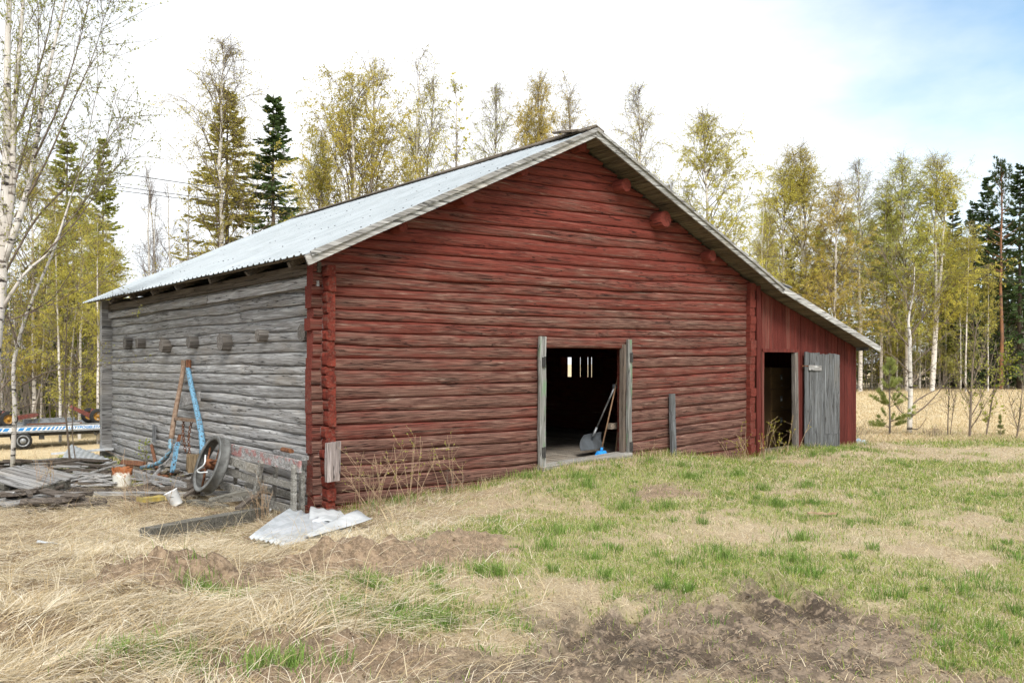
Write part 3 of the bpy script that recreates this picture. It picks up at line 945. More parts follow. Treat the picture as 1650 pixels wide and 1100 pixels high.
# ---- lean-to: upright planks, frame, back and side walls
TL0, TL1 = onfront(1227, 650)[0], onfront(1277, 650)[0]
ZLD = onfront(1250, 567)[2]
t = T1 + .17
Buf().add(*plank((T1 + .16, -.13, -.1), (T1 + .16, -.13, float(under(T1 + .16)) - .02), .13, .035, up=(1, 0, 0), segs=5)).obj('corner_board', M['plank_red'], barn)
t = T1 + .24
while t < T2:
    w = rng.uniform(.125, .175); b_ = min(t + w, T2)
    zt = float(under(.5 * (t + b_))) - .005
    zb = -.12
    if b_ > TL0 and t < TL1: zb = ZLD
    V = [(t, -.045, zb), (b_ - .007, -.045, zb), (b_ - .007, -.02, zb), (t, -.02, zb)]
    e = rng.normal(0, .004, 2)
    V += [(t, -.045 + e[0], float(under(t)) - .004), (b_ - .007, -.045 + e[1], float(under(b_)) - .004), (b_ - .007, -.02, float(under(b_)) - .004), (t, -.02, float(under(t)) - .004)]
    Buf().add(V, BOXQ).obj('wall_plank', M['plank_red'], barn)
    t = b_
Buf().add(*plank((TL0 - .06, -.062, ZLD + .03), (TL1 + .12, -.062, ZLD + .03), .07, .03, segs=3)).obj('door_header', M['plank_red'], barn)
Buf().add(*plank((TL0 - .045, -.062, -.05), (TL0 - .045, -.062, ZLD - .01), .07, .03, up=(1, 0, 0), segs=3)).obj('door_jamb', M['plank_red'], barn)
Buf().add(*plank((TL1 + .02, -.05, -.05), (TL1 + .02, -.05, ZLD - .01), .13, .09, up=(1, 0, 0), segs=3)).obj('door_jamb', mat_gray(2, (.88, .80, .74), .75, 'jamb_wood'), barn)
Buf().add(*plank((TL1 + .14, -.062, -.05), (TL1 + .14, -.062, ZLD + .06), .09, .03, up=(1, 0, 0), segs=3)).obj('door_jamb', M['plank_red'], barn)
# outer plank wall (with the odd gap) and back wall
def s_on(px, t_):
    return onleft(px, 600, t_)[1]


gaps = [(s_on(1229, T2) - .03, s_on(1229, T2) + .03)]
for a, b_ in ((915, 921.5), (935, 936.2), (947, 948.4), (953, 954.4), (905, 906.2)):
    q = sorted((s_on(a, T2), s_on(b_, T2))); gaps.append((q[0], q[1]))
gaps.sort()
s = -.02
gi = 0
while s < L:
    e_ = s + rng.uniform(.13, .18)
    nxt = L
    for a, b_ in gaps:
        if a < e_ and b_ > s:
            e_ = a if a > s + .01 else e_
            if a <= s + .01: s = b_; e_ = s + rng.uniform(.13, .18)
            for a2, b2 in gaps:
                if s + .01 < a2 < e_: e_ = a2
            break
    e_ = min(e_, L)
    zt = float(under(T2)) - .02
    V, Q = box((T2 - .012, .5 * (s + e_), .5 * (zt - .12)), (.024, max(.01, e_ - s - .001), zt + .12))
    Buf().add(V, Q).obj('wall_plank', M['plank_red'], barn)
    s = e_
for i in range(26):
    a = T1 + .2 + (T2 - T1 - .2) * i / 26; b_ = T1 + .2 + (T2 - T1 - .2) * (i + 1) / 26
    zt = float(under(b_)) - .01
    Buf().add(*box((.5 * (a + b_), L, .5 * (zt - .12)), (b_ - a - .001, .024, zt + .12))).obj('wall_plank', M['plank_red'], barn)
Buf().add(*plank((T1 + .2, .06, .09), (T2 - .05, .06, .09), .12, .10, segs=2)).obj('ground_beam', M['brown_wood'], barn)
Buf().add(*plank((T2 + .03, -OV + .1, float(under(T2)) - .03), (T2 + .03, L, float(under(T2)) - .03), .09, .05, segs=2)).obj('eave_beam', M['gray_y'], barn)

# grey plank door swung back against the lean-to wall
hinge_t = TL1 + .30
DW, DH = 1.27, onfront(1300, 568, -.2)[2]
zd0 = gz(*W(hinge_t + .6, -.25)[:2]) + .01
door = link('door', None, barn)
bpy.data.objects.remove(door)
ca, sa = math.cos(math.radians(-7)), math.sin(math.radians(-7))
dpt = lambda u, d, z: (hinge_t + u * ca + d * sa, -.09 + u * sa - d * ca, z)
b = Buf()
for zz in (zd0 + .35, DH - .35):
    V, Q = plank(dpt(.04, -.0, zz), dpt(DW - .04, -.0, zz), .14, .026, segs=2); b.add(V, Q)
door = b.obj('door', M['gray_x'], barn)
nd = 7; u = 0.0
for i in range(nd):
    w = DW / nd * rng.uniform(.85, 1.15); w = min(w, DW - u)
    if i == nd - 1: w = DW - u
    top = DH - .05 * (u / DW) + rng.normal(0, .012)
    if i >= 4:
        Buf().add(*plank(dpt(u + w / 2, .032, zd0 + .30), dpt(u + w / 2, .032, top), w - .009, .026, up=(ca, sa, 0), segs=5, warp=.002)).obj('door_plank', M['gray_z'], door)
        Buf().add(*plank(dpt(u + w / 2, .030, zd0 - .02), dpt(u + w / 2, .030, zd0 + .294), w - .008, .026, up=(ca, sa, 0), segs=2, warp=.002)).obj('door_plank', M['gray_z'], door)
    else:
        Buf().add(*plank(dpt(u + w / 2, .032, zd0 - .02), dpt(u + w / 2, .032, top), w - .009, .026, up=(ca, sa, 0), segs=5, warp=.002)).obj('door_plank', M['gray_z'], door)
    u += w
Buf().add(*plank(dpt(.10, .062, DH - .33), dpt(.56, .062, DH - .35), .12, .03, segs=2)).obj('latch_block', M['gray_x'], door)
Buf().add(*tube([dpt(-.06, .01, DH - .30), dpt(.10, .05, DH - .30)], .015, 6)).obj('hinge', M['rust'], door)

# ------------------------------------------------------------------ trees
def mat_bark_birch(name='birch_bark', tint=(1, 1, 1)):
    k = NT(name); v = k.obj_coord(7.0)
    n = k.noise(k.mapv(v, (3, 3, 11)), 1.0, 4, .7); lo = k.noise(k.mapv(v, (1.2, 1.2, .5)), 1.0, 2)
    col = k.mix(k.rng(n, .54, .62), tuple(a * b for a, b in zip((.66, .62, .57), tint)), (.045, .038, .034))
    col = k.mix(k.rng(lo, .5, .75, 0, .6), col, (.30, .25, .20))
    return k.done(col, .8)


def mat_leaf(name, translucent=.55):
    k = NT(name)
    oc = k.ocol(); v = k.obj_coord(13.0)
    n = k.noise(v, .9, 3, .6)
    col = k.mix(k.rng(n, .35, .65), oc, k.mix(1.0, oc, (.58, .60, .50), 'MULTIPLY'))
    tr = k.n('ShaderNodeBsdfTranslucent'); k.l(col, tr.inputs[0])
    df = k.n('ShaderNodeBsdfDiffuse'); k.l(col, df.inputs[0])
    mx = k.n('ShaderNodeMixShader'); mx.inputs[0].default_value = translucent
    k.l(df.outputs[0], mx.inputs[1]); k.l(tr.outputs[0], mx.inputs[2]); k.l(mx.outputs[0], k.out.inputs[0])
    return k.m


M['birch'] = mat_bark_birch()
M['twig'] = simple('twig_bark', (.22, .175, .135), (.15, .115, .09), 3, .9)
M['twig_gray'] = simple('grey_twig_bark', (.24, .21, .18), (.17, .145, .12), 3, .9)
M['trunk_dark'] = simple('spruce_bark', (.10, .075, .06), (.15, .115, .09), 5, .95)
M['trunk_pine'] = simple('pine_bark', (.30, .145, .075), (.17, .10, .07), 3, .95)
M['leaf'] = mat_leaf('spring_leaves')
M['needle'] = mat_leaf('needles', .3)


def norm(v): return v / (np.linalg.norm(v, axis=-1, keepdims=True) + 1e-9)


def grow(P, D, ln, K, g, wig, r):
    """g: pull along z per step (may be an array per step)"""
    out = [P]; p = P.copy(); d = norm(D.copy()); step = (ln / (K - 1))[:, None]
    g = np.broadcast_to(np.asarray(g, float), (K - 1,))
    for i in range(K - 1):
        d = d + r.normal(0, wig, d.shape); d[:, 2] += g[i]; d = norm(d)
        p = p + d * step; out.append(p)
    return np.stack(out, 1)


def on_branch(P, idx, f):
    K = P.shape[1]; x = f * (K - 1); i = np.minimum(x.astype(int), K - 2); q = (x - i)[:, None]
    a = P[idx, i]; b = P[idx, i + 1]
    return a + (b - a) * q, norm(b - a)


def leaf_cards(C, size, r, aspect=.7):
    n = len(C)
    a = norm(r.normal(0, 1, (n, 3))); b = norm(np.cross(a, r.normal(0, 1, (n, 3))))
    s = size[:, None]
    V = np.stack([C - a * s, C - b * s * aspect, C + a * s, C + b * s * aspect], 1).reshape(-1, 3)
    return V, np.arange(4 * n).reshape(-1, 4)


def birch_proto(seed, H=16., n1=46, spread=2.6, base=.28, n2=6, n3=3, leaves=9000, lsz=(.05, .10), r0=.13, droop=-.10, up=.9, stems=1, leaf_top=1.0, twig_r=.009):
    r = np.random.default_rng(seed)
    TR = []; trR = []
    for k in range(stems):
        z = np.linspace(0, 1, 14)
        w = np.cumsum(r.normal(0, .07, (14, 2)), 0) * z[:, None]
        off = r.normal(0, .25, 2) * (k > 0)
        lean = r.normal(0, .05, 2) * H * (stems > 1)
        hh = H * (1 - .08 * k)
        TR.append(np.stack([w[:, 0] + off[0] + lean[0] * z, w[:, 1] + off[1] + lean[1] * z, z * hh], 1)); trR.append(r0 * (1 - z) ** .8 + .012)
    TR = np.array(TR); trR = np.array(trR)
    f = base + (1 - base) * r.random(n1) ** .9 * .98
    si = r.integers(0, stems, n1)
    P, D = on_branch(TR, si, f)
    az = np.arange(n1) * 2.4 + r.normal(0, .4, n1)
    rel = (f - base) / (1 - base)
    el = np.radians(38 + 30 * rel + r.normal(0, 8, n1))
    d1 = np.stack([np.cos(az) * np.cos(el), np.sin(az) * np.cos(el), np.sin(el) * up], 1)
    prof = np.interp(rel, [0, .15, .45, .8, 1], [.55, .95, 1.0, .55, .16])
    l1 = spread * prof * r.uniform(.75, 1.25, n1)
    B1 = grow(P, d1, l1, 6, [.10, .06, .0, -.05, -.08], .10, r)
    R1 = np.interp(np.linspace(0, 1, 6), [0, 1], [1, .25])[None] * (.009 + .007 * l1)[:, None]
    i2 = np.repeat(np.arange(n1), n2); f2 = r.uniform(.2, .98, len(i2))
    P2, T2 = on_branch(B1, i2, f2)
    d2 = norm(T2 * .8 + r.normal(0, .55, T2.shape) + np.array([0, 0, .15]))
    l2 = l1[i2] * r.uniform(.25, .5, len(i2)) + .15
    B2 = grow(P2, d2, l2, 5, [.02, -.06, -.14, -.2], .13, r)
    R2 = np.broadcast_to(np.linspace(1, .5, 5)[None] * twig_r * 1.0, (len(i2), 5))
    i3 = np.repeat(np.arange(len(i2)), n3); f3 = r.uniform(.15, 1.0, len(i3))
    P3, T3 = on_branch(B2, i3, f3)
    d3 = norm(T3 * .7 + r.normal(0, .6, T3.shape) + np.array([0, 0, -.1]))
    l3 = r.uniform(.25, .75, len(i3)) * (H / 16) ** .6
    B3 = grow(P3, d3, l3, 3, [droop, droop * 3], .16, r)
    R3 = np.broadcast_to(np.linspace(1, .5, 3)[None] * twig_r * .6, (len(i3), 3))
    tb = Buf()
    V, q = tubes(TR, trR, 8); tb.add(V, q)
    bb = Buf()
    for PP, RR in ((B1, R1), (B2, R2), (B3, R3)):
        V, q = tubes(PP, RR, 3); bb.add(V, q)
    lb = None
    if leaves:
        j = r.integers(0, len(i3), leaves)
        if leaf_top < 1:
            zz = B3[j, 0, 2] / H
            j = j[r.random(leaves) < np.clip(1 - (zz - leaf_top) / (1.0 - leaf_top) * .92, .08, 1)]
        c, _ = on_branch(B3, j, r.random(len(j)))
        c = c + r.normal(0, .04, c.shape)
        V, q = leaf_cards(c, r.uniform(lsz[0], lsz[1], len(c)), r)
        lb = Buf().add(V, q)
    return dict(H=H, trunk=tb.mesh('birch_trunk', M['birch'], True), branches=bb.mesh('birch_branches', M['twig'], True), crown=lb.mesh('birch_crown', M['leaf']) if lb else None)


def spruce_proto(seed, H=16., width=2.4, base=.06, dens=1.0, low=False, bare=0.0):
    r = np.random.default_rng(seed)
    z = np.linspace(0, 1, 10); w = np.cumsum(r.normal(0, .02, (10, 2)), 0)
    TR = np.stack([w[:, 0], w[:, 1], z * H], 1)[None]; RR = (.16 * (1 - z) + .012)[None]
    tb = Buf(); V, q = tubes(TR, RR, 6 if not low else 4); tb.add(V, q)
    n = int((H * (1 - base) / .34) * 6 * dens)
    f = base + (1 - base) * r.random(n) ** 1.12 * .99
    P, _ = on_branch(TR, np.zeros(n, int), f)
    rel = (f - base) / (1 - base)
    ln = width * (1 - rel) ** .82 * r.uniform(.65, 1.15, n) + .12
    if bare: ln *= np.where(rel < bare, r.uniform(.25, .8, n), 1)
    az = r.uniform(0, 6.283, n)
    el = np.radians(-16 + 42 * rel + r.normal(0, 7, n))
    D = np.stack([np.cos(az) * np.cos(el), np.sin(az) * np.cos(el), np.sin(el)], 1)
    K = 6
    B = grow(P, D, ln, K, [-.05, -.03, .02, .08, .12], .05, r)
    bb = Buf()
    if not low:
        V, q = tubes(B, np.broadcast_to(np.linspace(1, .3, K)[None] * .018, (n, K)), 3); bb.add(V, q)
    m = 4 if low else 30
    idx = np.repeat(np.arange(n), m); ff = r.uniform(.12, 1.0, len(idx))
    C, T = on_branch(B, idx, ff)
    side = norm(np.cross(T, np.array([0, 0, 1.0]))) * r.choice([-1, 1], len(idx))[:, None]
    sl = (.20 + .24 * (1 - ff) * ln[idx] ** .5) * r.uniform(.6, 1.25, len(idx)) * (1.9 if low else 1)
    sl = np.minimum(sl, .10 + .55 * ln[idx])
    dd = norm(T * .75 + side * r.uniform(.2, 1.0, len(idx))[:, None] + np.array([0, 0, -.35]) + r.normal(0, .18, T.shape))
    wv = norm(np.cross(dd, r.normal(0, 1, T.shape))) * (.052 if not low else .17)
    e = C + dd * sl[:, None]; mid = C + dd * (sl * .45)[:, None]
    V = np.stack([C, mid - wv, e, mid + wv], 1).reshape(-1, 3)
    lb = Buf().add(V, np.arange(len(V)).reshape(-1, 4))
    return dict(H=H, trunk=tb.mesh('spruce_trunk', M['trunk_dark'], True), branches=bb.mesh('spruce_branches', M['trunk_dark']) if bb.n else None, crown=lb.mesh('spruce_crown', M['needle']), raw=(np.concatenate(tb.V), np.concatenate(tb.Q), V))


def pine_proto(seed, H=15., base=.5, width=2.0, r0=.15, small=False, nk=44):
    r = np.random.default_rng(seed)
    z = np.linspace(0, 1, 10); w = np.cumsum(r.normal(0, .04, (10, 2)), 0) * (0.2 if small else 1)
    TR = np.stack([w[:, 0], w[:, 1], z * H], 1)[None]; RR = (r0 * (1 - z) ** .8 + (.006 if small else .02))[None]
    tb = Buf(); V, q = tubes(TR, RR, 7); tb.add(V, q)
    if small:
        wh = np.repeat(np.array([.14, .22, .42, .46, .66, .86, .97]), [8, 6, 8, 5, 7, 6, 5]); n = len(wh); f = np.clip(wh + r.normal(0, .01, n), 0, .995)
    else:
        n = 60; f = base + (1 - base) * r.random(n) * .98
    P, _ = on_branch(TR, np.zeros(n, int), f)
    rel = (f - base) / (1 - base)
    ln = (width * np.interp(rel, [0, .3, 1], [.7, 1, .3]) if not small else width * np.interp(f, [0, .25, .45, .7, .9, 1], [1, 1.0, .80, .62, .48, .4])) * r.uniform(.75, 1.1, n)
    az = r.uniform(0, 6.283, n); el = np.radians((10 + 40 * rel if not small else 8 + 55 * f) + r.normal(0, 8, n))
    D = np.stack([np.cos(az) * np.cos(el), np.sin(az) * np.cos(el), np.sin(el)], 1)
    B = grow(P, D, ln, 5, [.02, .05, .08, .1], .06, r)
    bb = Buf(); V, q = tubes(B, np.broadcast_to(np.linspace(1, .4, 5)[None] * (.022 if not small else .007), (n, 5)), 3); bb.add(V, q)
    m = 9 if not small else 7
    idx = np.repeat(np.arange(n), m); ff = r.uniform(.4 if not small else .3, 1.0, len(idx)); C, T = on_branch(B, idx, ff)
    if not small: C = C + r.normal(0, .16, C.shape)
    k = 14 if not small else nk
    C = np.repeat(C, k, 0); T = np.repeat(T, k, 0)
    dd = norm(T * .8 + r.normal(0, .6, C.shape) + np.array([0, 0, .25]))
    nl = r.uniform(.6, 1.2, len(C)) * (.26 if not small else .10)
    if small: C = C + r.normal(0, .015, C.shape)
    wv = norm(np.cross(dd, r.normal(0, 1, C.shape))) * (.022 if not small else .0045)
    e = C + dd * nl[:, None]
    V = np.stack([C - wv, C + wv, e], 1).reshape(-1, 3)
    lb = Buf().add(V, None, np.arange(len(V)).reshape(-1, 3))
    return dict(H=H, trunk=tb.mesh('pine_trunk', M['trunk_pine'] if not small else M['twig_gray'], True), branches=bb.mesh('pine_branches', M['trunk_pine'] if not small else M['twig']), crown=lb.mesh('pine_crown', M['needle']))


TREES = []


def plant(name, proto, px, top, Y, label, group=None, col=(.3, .27, .06), wide=1.0, rz=None, base_z_=None, cat='tree'):
    X = (px - CX) / F * Y
    z0 = float(base_z(X, Y)[0]) - .05
    H = CAMZ + (HY - top) / F * Y - z0
    s = H / proto['H']
    e = thing(name, label, cat, (X, Y, z0), rng.uniform(0, 6.28) if rz is None else rz, group)
    e.scale = (s * wide, s * wide, s)
    for part in ('trunk', 'branches', 'crown'):
        me = proto.get(part)
        if me is None: continue
        o = link(part, me, e)
        if part == 'crown': o.color = (*col, 1)
        if part == 'branches': o['kind'] = 'stuff'
    return e


PB = {
    'full': birch_proto(11, leaves=62000, spread=3.6, n1=84, n2=8, n3=4, base=.16, leaf_top=.80, lsz=(.02, .045)),
    'full2': birch_proto(12, leaves=58000, spread=3.4, n1=80, n2=8, n3=4, base=.2, leaf_top=.80, stems=2, lsz=(.02, .045)),
    'wide': birch_proto(13, leaves=66000, spread=4.0, n1=110, n2=8, n3=3, base=.10, stems=3, leaf_top=.74, lsz=(.022, .045)),
    'sparse': birch_proto(14, leaves=20000, spread=2.8, n1=66, n2=7, n3=4, base=.22, leaf_top=.6, lsz=(.018, .04)),
    'sparse2': birch_proto(15, leaves=26000, spread=3.0, n1=74, n2=7, n3=4, base=.18, leaf_top=.6, stems=2, lsz=(.018, .04)),
    'bare': birch_proto(16, leaves=350, spread=1.6, n1=34, n2=5, n3=2, base=.2, r0=.10, up=1.3, droop=.02),
    'bare2': birch_proto(17, leaves=0, spread=2.2, n1=44, n2=6, n3=3, base=.12, r0=.10, up=1.4, stems=2, droop=.03),
    'slim': birch_proto(18, leaves=26000, spread=2.3, n1=60, n2=6, n3=4, base=.42, r0=.11, leaf_top=.8, lsz=(.02, .042)),
    'low': birch_proto(19, leaves=32000, spread=2.5, n1=80, n2=7, n3=4, base=.06, r0=.07, lsz=(.022, .045)),
}
PS = {'a': spruce_proto(31, width=3.0, dens=1.25), 'b': spruce_proto(32, width=2.7, dens=1.3), 'c': spruce_proto(33, width=3.2, dens=1.0, bare=.4)}
PP = {'a': pine_proto(41), 'b': pine_proto(42, base=.6, width=1.6)}
YG = (.76, .69, .16); OL = (.68, .58, .15); OR = (.74, .60, .17); LG = (.70, .70, .20); GR = (.30, .36, .09)
SD = (.10, .15, .06); SM = (.42, .43, .11); SO = (.52, .46, .12)

# left edge and behind the grey wall
plant('spruce_tree', PS['c'], 108, 205, 36, 'tall yellowish spruce behind the trailer, left of its twin', 'spruces on the left', SM)
plant('spruce_tree', PS['b'], 166, 222, 36, 'narrow yellowish spruce just left of the barn roof corner', 'spruces on the left', SM, .8)
plant('birch_tree', PB['low'], 128, 330, 31, 'low yellow-green birch in front of the two left spruces', None, YG, 1.3)
plant('birch_tree', PB['full'], 55, 245, 33, 'leafy young birch behind the left end of the trailer', None, OL, .9)
plant('birch_tree', PB['low'], 185, 400, 33, 'short yellow-green birch touching the far corner of the grey wall', None, YG, 1.1)
plant('birch_tree', PB['slim'], 97, 330, 30, 'slender white-stemmed birch standing right of the trailer wheel', None, YG, .8)
plant('birch_tree', PB['slim'], 158, 345, 29, 'slender birch whose white stem rises beside the grey wall', None, YG, .8)
plant('bare_tree', PB['bare2'], 236, 285, 40, 'leafless grey tree left of the tall spruce, the left one of the pair', 'leafless trees behind the roof', OL)
plant('bare_tree', PB['bare2'], 272, 262, 41, 'leafless grey tree next to the tall spruce, the right one of the pair', 'leafless trees behind the roof', OL, .9)
plant('bare_tree', PB['bare'], 305, 300, 42, 'thin leafless tree against the left side of the tall spruce', None, OL, 1.2)
plant('spruce_tree', PS['a'], 362, 140, 43, 'broad olive spruce with a birch growing through it', None, SO, 1.2)
plant('birch_tree', PB['sparse'], 352, 78, 40, 'tall bare-topped birch growing in front of the olive spruce', None, OL, 1.15)
plant('spruce_tree', PS['b'], 440, 152, 43, 'slim dark green spruce right of the olive spruce', None, (.13, .19, .075), 1.2)
plant('birch_tree', PB['bare'], 405, 255, 44, 'small thin birch between the olive spruce and the dark spruce', None, OL, .9)
# behind the roof
plant('birch_tree', PB['wide'], 580, 84, 37, 'biggest yellow-green birch rising behind the middle of the roof', None, OL, 1.05)
plant('birch_tree', PB['full2'], 528, 215, 37, 'lower yellow-green birch at the left foot of the biggest one', None, YG, .8)
plant('birch_tree', PB['sparse2'], 662, 92, 41, 'bare-crowned tall birch just right of the biggest one', None, YG, .85)
plant('birch_tree', PB['bare'], 733, 130, 41, 'leafless thin birch in the gap above the roof slope', None, YG)
plant('birch_tree', PB['sparse'], 797, 152, 42, 'light airy birch with few leaves right of the leafless thin one', None, LG, .9)
plant('birch_tree', PB['full2'], 878, 128, 42, 'brownish birch left of the ridge, left one of two', 'brownish birches by the ridge', OR, .72)
plant('birch_tree', PB['sparse2'], 932, 132, 43, 'brownish birch directly behind the ridge, right one of two', 'brownish birches by the ridge', OR, .8)
plant('birch_tree', PB['sparse'], 1034, 150, 44, 'narrow birch rising right after the ridge peak', None, YG, .85)
plant('birch_tree', PB['full'], 1146, 188, 44, 'rounded yellow-green birch standing behind the right roof slope', None, YG, 1.15)
plant('birch_tree', PB['sparse'], 1085, 300, 46, 'small thin birch between the ridge birch and the rounded one', None, LG, .8)
# right-hand wood
plant('birch_tree', PB['full2'], 1300, 232, 60, 'tallest olive birch above the lean-to roof', None, OL, 1.15)
plant('birch_tree', PB['full'], 1262, 262, 60, 'olive birch left of the tallest one above the lean-to', None, YG, 1.05)
plant('birch_tree', PB['full'], 1342, 300, 57, 'golden yellow birch above the end of the lean-to roof', None, OR, 1.1)
plant('birch_tree', PB['sparse'], 1386, 266, 60, 'pale thin birch right of the golden one', None, LG, 1.1)
plant('birch_tree', PB['slim'], 1420, 292, 60, 'slender birch between the pale one and the bright pair', None, LG, 1.0)
plant('birch_tree', PB['full'], 1462, 258, 59, 'bright green birch with a white stem, left of the bright pair', 'bright birch pair', LG, 1.05)
plant('birch_tree', PB['full2'], 1502, 248, 58, 'bright green birch with a white stem, right of the bright pair', 'bright birch pair', YG, 1.05)
plant('birch_tree', PB['slim'], 1556, 360, 57, 'slender birch stem in front of the dark pines', None, YG, .7)
plant('birch_tree', PB['slim'], 1592, 430, 57, 'leaning thin birch in front of the darkest spruces', None, YG, .7)
plant('birch_tree', PB['sparse2'], 1222, 330, 55, 'small airy birch just above the join of the two roofs', None, YG, .8)
for px_, tp_, lab_ in [(1238, 345, 'low leafy birch between the roof join and the olive birches'), (1322, 370, 'low yellow-green birch filling the gap under the golden one'), (1368, 345, 'low yellow-green birch left of the pale thin one'), (1405, 360, 'low leafy birch under the slender one, above the lean-to eave'),
                       (1445, 345, 'low leafy birch at the left foot of the bright pair'), (1482, 360, 'low yellow-green birch between the stems of the bright pair'), (1525, 370, 'low leafy birch at the right foot of the bright pair'), (1548, 420, 'lowest leafy birch in front of the short dark spruce')]:
    plant('birch_tree', PB['low'], px_, tp_, 62 + (px_ % 7) * .5, lab_, 'understorey birches', YG if px_ % 2 else LG, 1.15)
plant('spruce_tree', PS['a'], 1430, 320, 66, 'dark spruce half hidden behind the slender birch', None, SM, .9)
plant('spruce_tree', PS['b'], 1535, 318, 66, 'dark spruce right of the bright birch pair', None, SD, .9)
plant('spruce_tree', PS['a'], 1566, 322, 64, 'short dark spruce left of the red-stemmed pine', None, SD, .9)
plant('spruce_tree', PS['b'], 1592, 283, 66, 'tall dark spruce behind the red-stemmed pine', None, SD, 1.0)
plant('pine_tree', PP['a'], 1613, 262, 62, 'tall pine with a reddish bare stem', None, (.10, .14, .055), .8)
plant('spruce_tree', PS['a'], 1642, 262, 63, 'tallest dark spruce at the right edge', None, SD, 1.1)
plant('pine_tree', PP['b'], 1672, 300, 62, 'pine at the very edge of the right-hand wood', None, (.10, .14, .055))
plant('spruce_tree', PS['b'], 1268, 400, 66, 'dark spruce low behind the olive birches', None, SD, 1.2)


# the deep wood behind them, which reads as one mass
def forest_mass(spots, name, label, seed, brush):
    r = np.random.default_rng(seed)
    low = [spruce_proto(seed + k, H=12., width=2.2, low=True, dens=.6) for k in range(3)]
    tv = Buf(); lv = Buf()
    for X, Y, H in spots:
        p = low[r.integers(0, 3)]; s = H / 12.0; a = r.uniform(0, 6.28); w = s * r.uniform(.8, 1.2)
        R = np.array([[math.cos(a) * w, -math.sin(a) * w, 0], [math.sin(a) * w, math.cos(a) * w, 0], [0, 0, s]])
        o = np.array([X, Y, float(base_z(X, Y)[0]) - .1])
        tv.add(p['raw'][0] @ R.T + o, p['raw'][1])
        lv.add(p['raw'][2] @ R.T + o, np.arange(len(p['raw'][2])).reshape(-1, 4))
    e = thing(name, label, 'forest'); e['kind'] = 'stuff'
    o = tv.obj('trunks', M['trunk_dark'], e); o['kind'] = 'stuff'
    o = lv.obj('needles', M['needle'], e); o.color = (*SD, 1); o['kind'] = 'stuff'
    # brushwood: bare upright saplings and twigs
    n, x0, x1, y0, y1, h0, h1 = brush
    Y = r.uniform(y0, y1, n); X = (r.uniform(x0, x1, n) - CX) / F * Y
    P = np.stack([X, Y, base_z(X, Y)], 1)
    D = norm(np.stack([r.normal(0, .12, n), r.normal(0, .12, n), np.ones(n)], 1)); ln = r.uniform(h0, h1, n)
    B = grow(P, D, ln, 5, 0, .06, r)
    R1 = np.linspace(1, .3, 5)[None] * (.006 + .005 * ln)[:, None]
    b = Buf(); b.add(*tubes(B, R1, 3))
    i2 = np.repeat(np.arange(n), 7); P2, T2 = on_branch(B, i2, r.uniform(.2, 1, len(i2)))
    B2 = grow(P2, norm(T2 + r.normal(0, .6, T2.shape) + np.array([0, 0, .3])), r.uniform(.15, .4, len(i2)) * ln[i2], 4, .03, .12, r)
    b.add(*tubes(B2, np.broadcast_to(np.array([[.012, .009, .007, .005]]), (len(i2), 4)), 3))
    o = b.obj('brushwood', M['twig_gray'], e); o['kind'] = 'stuff'
    j = r.integers(0, len(i2), n * 4); c, _ = on_branch(B2, j, r.random(len(j)))
    V, q = leaf_cards(c + r.normal(0, .1, c.shape), r.uniform(.04, .08, len(c)), r)
    o = Buf().add(V, q).obj('young_leaves', M['leaf'], e); o.color = (*YG, 1); o['kind'] = 'stuff'
    # thin white stems
    m = n // 12; Y = r.uniform(y0, y1, m); X = (r.uniform(x0, x1, m) - CX) / F * Y
    B = grow(np.stack([X, Y, base_z(X, Y)], 1), norm(np.stack([r.normal(0, .05, m), r.normal(0, .05, m), np.ones(m)], 1)), r.uniform(5, 9, m), 6, 0, .03, r)
    b = Buf(); b.add(*tubes(B, np.linspace(1, .25, 6)[None] * r.uniform(.035, .07, m)[:, None], 5))
    o = b.obj('white_stems', M['birch'], e, True); o['kind'] = 'stuff'


_r = np.random.default_rng(77)
sp = []
for i in range(60):
    px = _r.uniform(1520, 1780); Y = _r.uniform(68, 90); sp.append(((px - CX) / F * Y, Y, _r.uniform(9, 14)))
for i in range(42):
    px = _r.uniform(1190, 1530); Y = _r.uniform(70, 92); sp.append(((px - CX) / F * Y, Y, _r.uniform(6, 10)))
forest_mass(sp, 'forest', 'dark mass of wood and brush along the far side of the dry field', 81, (520, 1190, 1700, 63, 70, 2.0, 5.5))
sp = []
for i in range(62):
    px = _r.uniform(-160, 175) if i < 40 else _r.uniform(-700, -160); Y = _r.uniform(38, 56); sp.append(((px - CX) / F * Y, Y, _r.uniform(5, 9.5)))
forest_mass(sp, 'forest', 'dense young wood and brush behind the trailer', 91, (560, -330, 185, 32, 44, 1.8, 6.0))

